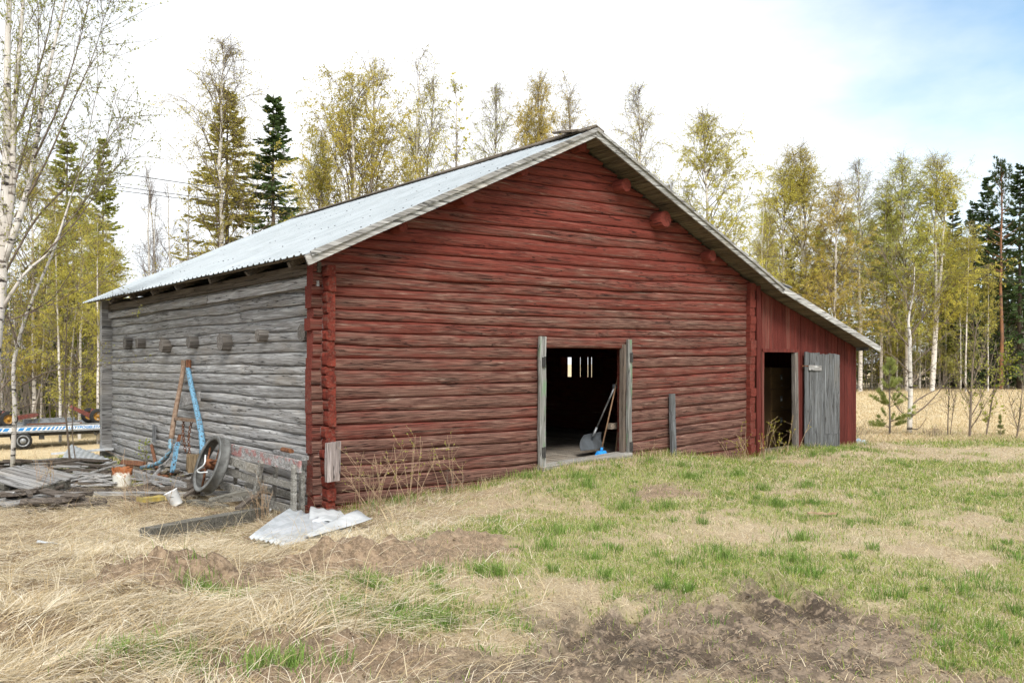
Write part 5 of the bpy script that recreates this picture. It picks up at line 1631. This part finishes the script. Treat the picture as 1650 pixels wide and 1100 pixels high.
def cpl(name, a, b, tt, wpx, th, mat, parent=crate, off=c0, up=UPV):
    P0, P1 = lw(a[0], a[1], tt), lw(b[0], b[1], tt); wd = wpx / F * P0[1]
    return Buf().add(*plank(P0 - off, P1 - off, wd, th, up=up, segs=3, warp=.003)).obj(name, mat, parent)


cpl('top_rail', (366, 722), (484, 752), -.50, 16, .035, M['stained'])
for a, b, w, tt in [((362, 740), (418, 757), 13, -.52), ((360, 756), (421, 777), 12, -.50), ((424, 770), (474, 784), 10, -.47), ((356, 780), (414, 802), 12, -.50), ((420, 808), (474, 822), 12, -.47), ((352, 803), (413, 797), 13, -.62), ((370, 726), (484, 745), 8, -.12), ((395, 780), (480, 800), 9, -.14)]:
    cpl('slat', a, b, tt, w, .025, M['crate_wood'])
for a, b, w, tt in [((421, 744), (404, 830), 8, -.55), ((474, 748), (472, 834), 9, -.53), ((383, 745), (378, 778), 5, -.4), ((445, 752), (441, 806), 5, -.38), ((487, 748), (486, 834), 9, -.30)]:
    cpl('post', a, b, tt, w, .05, M['crate_wood'], up=DL)
cpl('lid_board', (445, 727), (492, 738), -.35, 6, .10, M['pale_gray'])
Buf().add(*tube([lw(455, 724, -.35) - c0, lw(470, 727, -.35) - c0], .035, 7)).obj('iron_bolt', M['rust'], crate)


def ground_board(name, label, a, b, wd, th, mat, cat='board', lift=0.0, rise=(0, 0), group=None, tilt=0.0):
    P0, P1 = gpt(*a), gpt(*b)
    P0[2] += th / 2 + lift + rise[0]; P1[2] += th / 2 + lift + rise[1]
    d = unit(P1 - P0); side = unit(np.cross(UPV, d)); up = side * math.cos(tilt) + UPV * math.sin(tilt)
    o0_ = P0.copy()
    o = Buf().add(*plank(P0 - o0_, P1 - o0_, wd, th, up=up, segs=6, warp=.006)).obj(name, mat)
    o.location = tuple(o0_); tag(o, label, cat, group)
    return o


ground_board('wooden_beam', 'thick grey beam lying in the straw left of the white sheet', (236, 870), (425, 832), .17, .15, M['mossy'], 'beam', -.02)
ground_board('plank', 'short pale plank at the lower end of the thick beam', (234, 866), (268, 856), .16, .03, M['pale_gray'], 'plank', .06)
ground_board('plank', 'long grey plank lying in front of the shafts and the wheel', (90, 803), (385, 801), .13, .05, M['pale_gray'], 'plank', .04)
ground_board('plank', 'dark lower plank under the long grey plank', (95, 809), (240, 807), .14, .06, M['dark_board'], 'plank', .0)
ground_board('plank', 'round grey pole lying from the bucket towards the wheel', (205, 772), (296, 797), .10, .09, M['pale_gray'], 'pole', .10)
ground_board('plank', 'tan split board lying across the pole in front of the shafts', (250, 790), (306, 742), .07, .04, mat_gray(0, (.95, .78, .55), .8, 'tan_board'), 'board', .10, (0, .25))
ground_board('plank', 'yellow mossy board in the straw below the long grey plank', (224, 812), (276, 808), .16, .06, simple('mossy_yellow', (.42, .31, .07), (.28, .24, .10), 12, .9, 0, .4), 'board', .03)
ground_board('plank', 'greenish board sticking out under the crate', (300, 812), (365, 822), .14, .04, M['mossy'], 'board', .03)
ground_board('plank', 'splintered tan board between wheel and crate', (350, 790), (400, 812), .09, .04, mat_gray(0, (.95, .82, .6), .9, 'tan_board'), 'board', .12)
for i, (a, b) in enumerate([((105, 752), (172, 757)), ((90, 758), (176, 763)), ((110, 766), (178, 768)), ((100, 775), (185, 776)), ((130, 784), (200, 785))]):
    ground_board('plank', ['topmost brown board of the pile left of the bucket', 'second brown board of the pile left of the bucket', 'middle brown board of the pile left of the bucket', 'fourth brown board of the pile left of the bucket', 'lowest brown board of the pile left of the bucket'][i], a, b, .16, .035, M['dark_board'], 'board', .16 - .035 * i, group='boards piled by the bucket')
ground_board('plank', 'long pale board lying on the ground under the trailer side', (30, 750), (150, 739), .14, .05, M['pale_gray'], 'board', .05)
ground_board('plank', 'whitish plank reaching to the far corner of the grey wall', (88, 744), (176, 738), .18, .05, M['white_paint'], 'plank', .18)
ground_board('plank', 'dark plank under the whitish one near the far wall corner', (70, 750), (176, 748), .18, .06, M['dark_board'], 'plank', .06)
# upright grey boards on the walls
b0 = lw(248, 712, -.10)
o = Buf().add(*plank(np.zeros(3), lw(248, 684, -.09) - b0, .12, .03, up=DL)).obj('wall_board', M['gray_z'], None); o.location = tuple(b0); tag(o, 'short upright grey board fixed to the grey wall left of the shafts', 'board')
b0 = L2W(onfront(1085, 736, -.14)); b1 = L2W(onfront(1083, 634, -.08)); b0[2] = gz(b0[0], b0[1]) - .02
o = Buf().add(*plank(np.zeros(3), b1 - b0, .13, .05, up=DR, segs=5)).obj('leaning_board', M['gray_z'], None); o.location = tuple(b0); tag(o, 'narrow grey board standing upright against the red wall right of the doorway', 'board')

# corrugated sheet on the ground
ga, gb, gc, gd = gpt(400, 876), gpt(505, 840), gpt(598, 852), gpt(470, 882)
def tin(name, label, ca, cb, cc_, cd, waves, amp, mat, lift=.05):
    ca, cb, cc_, cd = [np.array(q, float) for q in (ca, cb, cc_, cd)]; zm = np.mean([q[2] for q in (ca, cb, cc_, cd)]) + .01
    for q in (ca, cb, cc_, cd): q[2] = zm
    o_ = ca.copy(); nu, nv = waves * 6, 8; V = []
    for i in range(nu + 1):
        for j in range(nv + 1):
            f, g_ = i / nu, j / nv
            p = ca * (1 - f) * (1 - g_) + cd * f * (1 - g_) + cb * (1 - f) * g_ + cc_ * f * g_
            z = lift + amp * math.sin(i / 6 * 2 * math.pi) + .02 * math.sin(3 * g_ + 2 * f)
            V.append(p + np.array([0, 0, z]) - o_)
    Q = [[i * (nv + 1) + j, (i + 1) * (nv + 1) + j, (i + 1) * (nv + 1) + j + 1, i * (nv + 1) + j + 1] for i in range(nu) for j in range(nv)]
    me = mk_mesh(name, V, Q, None, True, None, [mat]); o = link(name, me, None, o_); md = o.modifiers.new('thickness', 'SOLIDIFY'); md.thickness = .005
    tag(o, label, 'metal sheet'); return o


M['tin'] = simple('weathered_tin', (.60, .63, .66), (.44, .47, .49), 4, .45, .35)
M['tin_white'] = simple('white_tin', (.60, .62, .63), (.44, .46, .47), 4, .5, .1)
tin('metal_sheet', 'weathered grey corrugated sheet lying on the ground by the barn corner', ga, gpt(470, 843), gpt(570, 860), gpt(455, 884), 7, .012, M['tin'], .08)
tin('metal_sheet', 'white sheet lying over the right half of the grey corrugated one', gpt(497, 858), gpt(500, 838), gpt(548, 834), gpt(566, 856), 3, .008, M['tin_white'], .125)
tin('metal_sheet', 'white strip of sheet along the right edge of the grey corrugated one', gpt(490, 874), gpt(575, 846), gpt(600, 850), gpt(500, 880), 1, .008, M['tin_white'], .11)
tin('metal_sheet', 'pale corrugated sheet on the board pile left of the bucket', gpt(100, 752), gpt(115, 742), gpt(180, 749), gpt(172, 757), 9, .010, M['tin'], .20)
tin('metal_sheet', 'small grey tin scrap lying in the straw at the far left', gpt(58, 886), gpt(62, 881), gpt(105, 881), gpt(102, 888), 2, .003, M['tin'], .05)

# rusted enamel bucket, white pail, bent strip
bp = gpt(197, 786); bk = thing('enamel_bucket', 'white enamel bucket with a torn rusty rim', 'bucket', bp)
R1, R2, Hb = .155, .13, .33; V = []; nu = 28
for i in range(nu):
    a = 2 * math.pi * i / nu; hh = Hb - .12 * max(0, math.cos(a + 1.2)) ** 2 - .04 * abs(math.sin(a * 5)) * rng.random()
    for j in range(7):
        f = j / 6; r_ = R2 + (R1 - R2) * f; V.append((r_ * math.cos(a) * 1.05, r_ * math.sin(a), .02 + hh * f))
V.append((0, 0, .02))
Q = [[i * 7 + j, ((i + 1) % nu) * 7 + j, ((i + 1) % nu) * 7 + j + 1, i * 7 + j + 1] for i in range(nu) for j in range(6)]
T = [[nu * 7, ((i + 1) % nu) * 7, i * 7] for i in range(nu)]
o = link('shell', mk_mesh('shell', V, Q, T, True, None, [M['enamel']]), bk); md = o.modifiers.new('thickness', 'SOLIDIFY'); md.thickness = .006
Buf().add(*tube([(R1 * 1.05 * math.cos(a), R1 * math.sin(a), .35 + .0 * a) for a in np.linspace(-.7, 1.6, 10)], .008, 5)).obj('rim_wire', M['rust'], bk)
pp_ = gpt(281, 818); pail = thing('plastic_pail', 'small white plastic pail tipped over in the straw', 'pail', pp_)
ax_ = unit((-.45, -.1, .9)); V, Q = lathe([(.0, -.10), (.075, -.10), (.078, -.09), (.095, .11), (.100, .115), (.100, .125), (.090, .12), (.074, -.085), (0, -.085)], 20, ax_, (0, 0, .13)); Buf().add(V, Q).obj('tub', M['white_paint'], pail, True)
Buf().add(*tube([np.array((0, 0, .13)) + ax_ * .11 + .1 * np.array([math.cos(a), math.sin(a), -.4 - .3 * math.cos(a)]) for a in np.linspace(-1.4, 1.2, 9)], .004, 4)).obj('bail', M['steel'], pail)
P = smooth_path([gpt(418, 830, .06), gpt(434, 829, .05), gpt(440, 822, .14), gpt(450, 812, .26)], 12); o_ = P[0].copy()
o = Buf().add(*tube(P - o_, np.linspace(.014, .02, 12), 6)).obj('bent_pipe', M['white_paint'], None, True); o.location = tuple(o_); tag(o, 'bent white metal strip in front of the crate', 'metal strip')
P = smooth_path([lw(331, 733, -.85), lw(329, 748, -.9), lw(318, 757, -.92), lw(322, 761, -.92), lw(334, 760, -.9)], 14); o_ = P[0].copy()
o = Buf().add(*tube(P - o_, .011, 6)).obj('hose', M['white_paint'], None, True); o.location = tuple(o_); tag(o, 'white bent hose hanging in front of the steel wheel', 'hose')
qq = lw(314, 745, -.78); o = Buf().add(*box((0, 0, 0), (.22, .2, .24), .5, .012)).obj('wooden_block', mat_gray(2, (.9, .68, .42), .7, 'block_wood'), None); o.location = tuple(qq); tag(o, 'brown wooden block behind the white hose at the wheel', 'block')

for a, b, ta, tb, wd, th, mt, lab in [((262, 792), (244, 716), -.9, -.12, .05, .04, 'rust', 'thin rusty bar leaning on the grey wall left of the shafts'), ((308, 786), (330, 712), -.85, -.15, .09, .03, 'dark_board', 'dark board leaning behind the steel wheel'),
                                     ((232, 788), (276, 738), -.9, -.4, .07, .04, 'pale_gray', 'grey stick propped across the blue runner'), ((295, 800), (350, 766), -1.0, -.6, .10, .03, 'dark_board', 'brown board lying against the foot of the wheel'),
                                     ((222, 776), (268, 770), -.7, -.6, .12, .05, 'rust', 'rusty iron plate under the curved blue runner'), ((338, 806), (398, 792), -1.1, -.7, .10, .05, 'mossy', 'mossy beam end in front of wheel and crate'),
                                     ((196, 744), (232, 748), -.5, -.45, .10, .04, 'rust', 'red-rusted iron strip behind the enamel bucket'), ((384, 818), (420, 792), -1.0, -.5, .09, .035, 'dark_board', 'dark broken slat fallen from the crate')]:
    P0, P1 = lw(*a, ta), lw(*b, tb); P0[2] = max(P0[2], gz(P0[0], P0[1]) + .02)
    o = Buf().add(*plank(np.zeros(3), P1 - P0, wd, th, up=DL, segs=3)).obj('scrap_board', M[mt], None); o.location = tuple(P0); tag(o, lab, 'scrap')
# pallets on the left
def pallet(label, a, rz, tilt, w=1.15, d=.75, lift=0.0):
    p = gpt(*a); e = thing('pallet', label, 'pallet', (p[0], p[1], p[2] + lift), rz, 'old pallets'); e.rotation_euler = (tilt[0], tilt[1], rz)
    for k in range(6):
        y = -d / 2 + d * (k + .5) / 6
        Buf().add(*plank((-w / 2, y, .135), (w / 2 + rng.normal(0, .02), y, .135 + rng.normal(0, .004)), .105, .022, up=(0, 1, 0), segs=3)).obj('deck_board', M['pale_gray'], e)
    for x_ in (-w / 2 + .07, 0, w / 2 - .07):
        Buf().add(*plank((x_, -d / 2, .072), (x_, d / 2, .072), .09, .10, up=(1, 0, 0), segs=2)).obj('bearer', M['mossy'], e)
        Buf().add(*plank((x_, -d / 2, .012), (x_, d / 2, .012), .10, .02, up=(1, 0, 0), segs=2)).obj('bottom_board', M['mossy'], e)


pallet('grey weathered pallet lying topmost at the left edge', (38, 800), -.35, (.10, .14), lift=.17)
pallet('rotting pallet tucked behind the topmost one, right of it', (78, 786), -.25, (-.12, .16), .9, .6, .12)
pallet('broken lower pallet under the topmost one at the left edge', (12, 812), -.45, (.02, .04), lift=-.03)
for i, (a, b) in enumerate([((-10, 812), (60, 806)), ((30, 818), (100, 806)), ((0, 800), (50, 812)), ((70, 796), (110, 800))]):
    ground_board('plank', ['grey splintered board in front of the pallets, at the left edge', 'mossy board sloping in the straw before the pallets', 'short grey board across the low pallet', 'grey board end between pallets and long plank'][i], a, b, .13, .035, M['pale_gray'] if i % 2 else M['mossy'], 'board', .05)

b = Buf(); rs = np.random.default_rng(909)
for i in range(150):
    px_, py_ = rs.uniform(-30, 340), rs.uniform(752, 826)
    if py_ > 798 and px_ > 120: py_ -= 20
    if 165 < px_ < 232 and py_ > 766: continue
    p = gpt(px_, py_); a_ = rs.normal(.35, .6); ln_ = rs.uniform(.25, 1.1); d_ = np.array([math.cos(a_), math.sin(a_), rs.normal(0, .08)]) * ln_ / 2
    c_ = p + np.array([0, 0, rs.uniform(.02, .10 + .14 * (px_ < 110))])
    b.add(*plank(c_ - d_, c_ + d_, rs.uniform(.05, .15), rs.uniform(.02, .05), up=(-math.sin(a_), math.cos(a_), rs.normal(0, .3)), segs=2, warp=.008, rg=rs))
o = b.obj('scrap_wood', M['dark_board']); o['kind'] = 'stuff'; tag(o, 'tangle of small broken boards and sticks along the foot of the grey wall', 'scrap wood')
b = Buf()
for i in range(80):
    px_, py_ = rs.uniform(-30, 300), rs.uniform(755, 815)
    if py_ > 798 and px_ > 120: py_ -= 20
    if 165 < px_ < 232 and py_ > 766: continue
    p = gpt(px_, py_); a_ = rs.normal(.2, .7); ln_ = rs.uniform(.25, .9); d_ = np.array([math.cos(a_), math.sin(a_), rs.normal(0, .12)]) * ln_ / 2
    c_ = p + np.array([0, 0, rs.uniform(.05, .18)])
    b.add(*plank(c_ - d_, c_ + d_, rs.uniform(.04, .12), rs.uniform(.015, .04), up=(-math.sin(a_), math.cos(a_), rs.normal(0, .3)), segs=2, warp=.008, rg=rs))
o = b.obj('scrap_wood', M['pale_gray']); o['kind'] = 'stuff'; tag(o, 'pale weathered splinters and board ends strewn between the pallets and the wheel', 'scrap wood')

# ------------------------------------------------------------------ trailer with machine parts
tp0, tp1 = at(-45, 600, 26.5), at(171, 600, 28.7)
tdir = unit([tp1[0] - tp0[0], tp1[1] - tp0[1], 0]); tang = math.atan2(tdir[1], tdir[0])
tg = -.84
trailer = thing('trailer', 'flatbed trailer with a blue and white striped side rail', 'trailer', (tp0[0], tp0[1], tg), tang)
TLEN = 5.0; zr0, zr1 = -.28 - tg, -.085 - tg
Buf().add(*box((TLEN / 2, .95, zr1 - .07), (TLEN - .02, 1.84, .05))).obj('deck', M['steel'], trailer)
for y_, nm in ((.0, 'side_rail'), (1.9, 'side_rail')):
    b = Buf().add(*box((TLEN / 2, y_, .5 * (zr0 + zr1)), (TLEN, .05, zr1 - zr0))).add(*box((TLEN / 2, y_, zr1 + .012), (TLEN, .075, .028))).add(*box((TLEN / 2, y_, zr0 - .012), (TLEN, .07, .028)))
    rail = b.obj(nm, M['steel'], trailer)
    if y_ == 0: rail0 = rail
Buf().add(*box((TLEN / 2, -.0285, .5 * (zr0 + zr1)), (TLEN - .04, .005, .135))).obj('stripe_band', M['white_paint'], rail0)
def u_of(px):
    k = (px - CX) / F; return (k * tp0[1] - tp0[0]) / (tdir[0] - k * tdir[1])


cols_ = [(-40, -22), (-14, 3), (5.5, 14), (22, 26.5), (30, 38.5), (42, 49.5), (53, 58.5), (61.5, 66), (69, 73.5), (76.5, 80.5), (83.5, 87), (90, 93), (96, 98.6), (101, 104.5)]
zc_ = .5 * (zr0 + zr1)
for a, b in cols_:
    ua, ub = u_of(a), u_of(b); sk = .035
    V = [(ua - sk, -.0335, zc_ - .05), (ub - sk, -.0335, zc_ - .05), (ub + sk, -.0335, zc_ + .05), (ua + sk, -.0335, zc_ + .05), (ua - sk, -.0315, zc_ - .05), (ub - sk, -.0315, zc_ - .05), (ub + sk, -.0315, zc_ + .05), (ua + sk, -.0315, zc_ + .05)]
    Buf().add(V, [q[::-1] for q in BOXQ]).obj('blue_bar', M['blue_print'], rail0)
def text_mesh(s, size, mat, parent, loc, rot, width=None, name='lettering', shear=0.0):
    cu = bpy.data.curves.new(name, 'FONT'); cu.body = s; cu.size = size; cu.extrude = .001; cu.shear = shear; cu.resolution_u = 3; cu.offset = .004 * size / .1
    ob = bpy.data.objects.new(name, cu); COL.objects.link(ob); bpy.context.view_layer.update()
    me = bpy.data.meshes.new_from_object(ob.evaluated_get(bpy.context.evaluated_depsgraph_get())); bpy.data.objects.remove(ob)
    n = len(me.vertices); co = np.zeros(n * 3); me.vertices.foreach_get('co', co); co = co.reshape(-1, 3); co[:, 0] -= co[:, 0].min()
    if width: co[:, 0] *= width / co[:, 0].max()
    me.vertices.foreach_set('co', co.ravel()); me.materials.clear(); me.materials.append(mat); me.update()
    o = link(name, me, parent, loc); o.rotation_euler = rot; o['kind'] = 'stuff'; return o


text_mesh('LÄTTFOGELSTA', .125, M['blue_print'], rail0, (u_of(110), -.0335, zc_ - .045), (math.radians(90), 0, 0), u_of(163) - u_of(110), shear=.2)
xw = u_of(37)
for y_ in (.12, 1.78):
    wb = Buf().add(*lathe([(.0, -.08), (.19, -.08), (.25, -.09), (.272, -.06), (.272, .06), (.25, .09), (.19, .08), (0, .08)], 26, (0, 1, 0), (xw, y_ - (.10 if y_ < 1 else -.1), .272))).obj('wheel', M['rubber'], trailer, True)
    sgn = -1 if y_ < 1 else 1
    V, Q = lathe([(0, .02), (.05, .025), (.07, .0), (.13, -.03), (.165, .01), (.19, .012), (.19, -.02)], 22, (0, sgn, 0), (xw, y_ + sgn * .19 - (.0), .272)); Buf().add(V, Q).obj('rim', M['steel'], wb, True)
    for k in range(10):
        a = 2 * math.pi * k / 10; Buf().add(*tube([(xw + .13 * math.cos(a), y_ + sgn * .195, .272 + .13 * math.sin(a)), (xw + .13 * math.cos(a), y_ + sgn * .172, .272 + .13 * math.sin(a))], .018, 6)).obj('rim_hole', M['black'], wb)
Buf().add(*box((xw, .95, .30), (.09, 1.7, .09))).obj('axle', M['dark_steel'], trailer)
for y_ in (.3, 1.6): Buf().add(*box((TLEN / 2 - .3, y_, zr0 - .10), (TLEN - .7, .07, .12))).obj('chassis_beam', M['dark_steel'], trailer)
Buf().add(*box((xw + .55, .14, .42), (.16, .1, .26))).obj('mudguard_bracket', M['dark_steel'], trailer)
xs = u_of(155); b = Buf().add(*tube([(xs - .1, .05, zr0), (xs, .05, zr0 - .20)], .025, 5)).add(*tube([(xs + .25, .05, zr0), (xs, .05, zr0 - .20)], .02, 5)).add(*tube([(xs - .1, .05, zr0), (xs - .02, .05, zr0 - .19)], .03, 5)); b.obj('support_leg', M['dark_steel'], trailer)
DK = zr1 - .045
def tw(u, y_, z): c_, s_ = math.cos(tang), math.sin(tang); return np.array([tp0[0] + u * c_ - y_ * s_, tp0[1] + u * s_ + y_ * c_, tg + z])


def machine(label, u0_, lenb, flip):
    e = thing('machine_axle', label, 'machine part', tw(u0_, .7, DK), tang + .25)
    for y_ in (-.32, .42):
        wb = Buf().add(*lathe([(0.15, -.07), (.24, -.085), (.27, -.05), (.27, .05), (.24, .085), (.15, .07)], 24, (.25, .97, 0), (.28, y_, .27))).obj('wheel', M['rubber'], e, True)
        V, Q = lathe([(0, .05), (.045, .05), (.05, .02), (.10, -.01), (.145, .045), (.165, .05), (.165, -.05), (.145, -.045), (.05, -.03), (0, -.03)], 20, (-.25, -.97, 0), (.28, y_, .27)); Buf().add(V, Q).obj('rim', M['yellow'], wb, True)
    Buf().add(*tube([(.28, -.36, .27), (.28, .46, .27)], .035, 8)).obj('axle', M['red_frame'], e, True)
    Buf().add(*plank((.28, .05, .22), (-lenb, .1, .60 if not flip else .35), .16, .12, segs=4, taper=.25)).obj('drawbar', M['red_frame'], e)
    Buf().add(*plank((.30, .06, .50), (.20, .05, .18), .14, .16, up=(1, 0, 0))).obj('bracket', M['red_frame'], e)
    Buf().add(*tube([(-lenb - .02, .02, .62 if not flip else .36), (-lenb + .1, .22, .58 if not flip else .34)], .06, 8)).obj('end_fitting', M['red_frame'], e)


machine('red axle frame with two black yellow-hubbed wheels at the trailer rear', u_of(143), .45, False)
machine('red machine beam with wheels at the front of the trailer bed', u_of(-5), -1.25, True)
for i, (a, b, mm, lab) in enumerate([((45, .5), (135, .45), 'rust', 'thin rusty bar lying along the trailer bed'), ((50, .9), (120, .75), 'dark_board', 'dark board lying on the trailer bed behind the rusty bar'), ((42, 1.3), (128, 1.35), 'steel', 'long grey metal rail along the far side of the trailer bed'), ((100, .6), (132, .5), 'tin_white', 'white panel lying before the rear machine wheels')]):
    P0, P1 = tw(u_of(a[0]), a[1], DK + .06 + .05 * (i == 2)), tw(u_of(b[0]), b[1], DK + .06 + .07 * (i == 2))
    o = Buf().add(*plank(np.zeros(3), P1 - P0, [.05, .16, .18, .3][i], [.05, .04, .18, .03][i], up=np.array([-math.sin(tang), math.cos(tang), 0]), segs=3)).obj(['bar', 'board', 'metal_rail', 'panel'][i], M[mm], None); o.location = tuple(P0); tag(o, lab, ['bar', 'board', 'rail', 'panel'][i])

# ------------------------------------------------------------------ things in the doorways
def fw(px, py, s): return L2W(onfront(px, py, s))


scp = fw(958, 724, .30); scp[2] = FZ
scoop = thing('snow_shovel', 'wide grey snow shovel with a dark shaft leaning in the doorway', 'shovel', scp)
# blade: curved plate
cl, cr = fw(936, 726, .30), fw(974, 722, .42); tl_, tr_ = fw(944, 701, .42), fw(972, 696, .52)
V = []; nu, nv = 12, 6
for i in range(nu + 1):
    for j in range(nv + 1):
        f, g_ = i / nu, j / nv
        p = cl * (1 - f) * (1 - g_) + cr * f * (1 - g_) + tl_ * (1 - f) * g_ + tr_ * f * g_
        p = p + DL * (.07 * math.sin(math.pi * g_ * .8)) + UPV * (.006 * (i % 2)) - DR * .02 * math.sin(math.pi * g_) * (1 - f)
        V.append(p - scp)
Q = [[i * (nv + 1) + j, (i + 1) * (nv + 1) + j, (i + 1) * (nv + 1) + j + 1, i * (nv + 1) + j + 1] for i in range(nu) for j in range(nv)]
o = link('blade', mk_mesh('blade', V, Q, None, False, None, [M['plastic_gray']]), scoop); md = o.modifiers.new('thickness', 'SOLIDIFY'); md.thickness = .008
P0, P1 = fw(955, 703, .45), fw(991, 622, .30)
Buf().add(*tube([P0 - scp, P0 + (P1 - P0) * .18 - scp], .022, 8)).obj('socket', M['steel'], scoop, True)
Buf().add(*tube([P0 + (P1 - P0) * .18 - scp, P0 + (P1 - P0) * .72 - scp], .017, 8)).obj('shaft', M['dark_steel'], scoop, True)
Buf().add(*tube([P0 + (P1 - P0) * .72 - scp, P1 - scp], .018, 8)).obj('grip', M['steel'], scoop, True)
Buf().add(*box(P1 - scp, (.09, .04, .07), .5)).obj('handle', M['plastic_gray'], scoop)
brp = fw(969, 727, .22); brp[2] = FZ
broom = thing('broom', 'broom with a bright blue head and wooden handle in the doorway', 'broom', brp)
hd = np.array([0, 0, .0]); V = []
for sgn in (-1, 1):
    V += [DR * sgn * .15 + np.array([0, 0, .0]) - DL * .045, DR * sgn * .15 + DL * .045, DR * sgn * .085 + DL * .025 + UPV * .10, DR * sgn * .085 - DL * .025 + UPV * .10]
Buf().add(np.array(V), [[0, 1, 2, 3], [7, 6, 5, 4], [0, 4, 5, 1], [1, 5, 6, 2], [2, 6, 7, 3], [3, 7, 4, 0]]).obj('head', M['blue_plastic'], broom)
Buf().add(*tube([UPV * .09, UPV * .16 + DR * .01], [.03, .022], 8)).obj('socket', M['blue_plastic'], broom, True)
P1 = fw(999, 592, .30); Buf().add(*tube([UPV * .12, P1 - brp], .013, 8)).obj('handle', M['handle'], broom, True)
mp = fw(992, 722, .25); mp[2] = FZ
mal = thing('mallet', 'long-handled wooden mallet behind the right door jamb', 'mallet', mp)
P1 = fw(998, 668, .30); Buf().add(*tube([np.zeros(3), P1 - mp], .014, 8)).obj('handle', M['handle'], mal, True)
m_ = fw(990, 686, .28) - mp; Buf().add(*plank(m_ - DR * .14, m_ + DR * .14, .10, .09)).obj('head', mat_gray(0, (.9, .75, .6), .8, 'mallet_wood'), mal)
# metal cabinet in the lean-to, four drawers with label holders
ct = onfront(1243, 720, .85); cw = .92
czt = onfront(1258, 592, .85)[2]; czb = gz(*W(ct[0] + .4, .85)[:2]) + .02
cab = thing('drawer_cabinet', 'brown four-drawer cabinet standing inside the lean-to doorway', 'cabinet', W(ct[0], .85, czb), BARN_ANG)
M['cab'] = simple('brown_enamel', (.20, .125, .06), (.145, .09, .045), 3, .55)
M['cab_dark'] = simple('cabinet_shell', (.13, .08, .042), (.10, .06, .035), 3, .6)
Hc = czt - czb
Buf().add(*box((cw / 2, .33, Hc / 2), (cw, .6, Hc))).obj('shell', M['cab_dark'], cab)
for k in range(4):
    z0_, z1_ = Hc * k / 4 + .012, Hc * (k + 1) / 4 - .008
    dr = Buf().add(*box((cw / 2, .018, .5 * (z0_ + z1_)), (cw - .03, .036, z1_ - z0_))).obj('drawer', M['cab'], cab)
    zc2 = z0_ + (z1_ - z0_) * .55
    Buf().add(*box((.42, -.004, zc2), (.085, .008, .13))).obj('label_holder', M['steel'], dr)
    Buf().add(*box((.42, -.010, zc2 - .02), (.05, .006, .05))).obj('label_card', M['white_paint'], dr)
    Buf().add(*tube([(.38, -.02, z0_ + .07), (.46, -.02, z0_ + .07)], .008, 6)).obj('pull', M['steel'], dr)

# white and blue rag / bag at the lean-to corner
rp_ = gpt(1384, 716); V = []; n1, n2 = 12, 8
for i in range(n1):
    for j in range(n2):
        a, b_ = 2 * math.pi * i / n1, math.pi / 2 * j / (n2 - 1); rr = .13 * (1 + .35 * rng.normal()); rr = min(max(rr, .07), .2)
        V.append((rr * math.cos(a) * math.cos(b_) * 1.3, rr * math.sin(a) * math.cos(b_), rr * math.sin(b_) * .9))
Q = [[i * n2 + j, ((i + 1) % n1) * n2 + j, ((i + 1) % n1) * n2 + j + 1, i * n2 + j + 1] for i in range(n1) for j in range(n2 - 1)]
o = link('crumpled_bag', mk_mesh('crumpled_bag', V, Q, None, False, None, [simple('white_plastic_bag', (.62, .68, .74), (.40, .50, .60), 9, .5)]), None, rp_); tag(o, 'crumpled white plastic bag at the right corner of the lean-to', 'bag')
# stray stick on the lawn
ground_board('stick', 'pale bare stick lying on the lawn before the lean-to', (1302, 832), (1348, 833), .025, .02, M['stalk'], 'stick', .03)

# ------------------------------------------------------------------ overhead wires
def wire(label, a, b, sag, r_, group, mat):
    P0, P1 = at(*a), at(*b); n = 40
    P = np.array([P0 + (P1 - P0) * f + np.array([0, 0, -4 * sag * f * (1 - f)]) for f in np.linspace(0, 1, n)])
    o = Buf().add(*tube(P - P0, r_, 5)).obj('power_line', mat, None, True); o.location = tuple(P0); tag(o, label, 'power line', group)


GL, GRR = 'wires on the left', 'wires on the right'
wire('uppermost overhead wire crossing the left spruces', (-200, 205, 33), (640, 335, 36), .35, .016, GL, M['black'])
wire('middle overhead wire crossing the left spruces', (-200, 232, 33), (640, 350, 36), .35, .014, GL, M['black'])
wire('lowest overhead wire crossing the left spruces', (-200, 243, 33.4), (640, 352, 36.4), .35, .014, GL, M['black'])
wire('uppermost overhead wire crossing the right-hand wood', (1180, 405, 50), (1900, 446, 47), .5, .009, GRR, M['dark_steel'])
wire('middle overhead wire crossing the right-hand wood', (1180, 412, 50), (1900, 449, 47), .55, .008, GRR, M['dark_steel'])
wire('lowest overhead wire crossing the right-hand wood', (1180, 415, 51), (1900, 455, 48), .55, .008, GRR, M['dark_steel'])
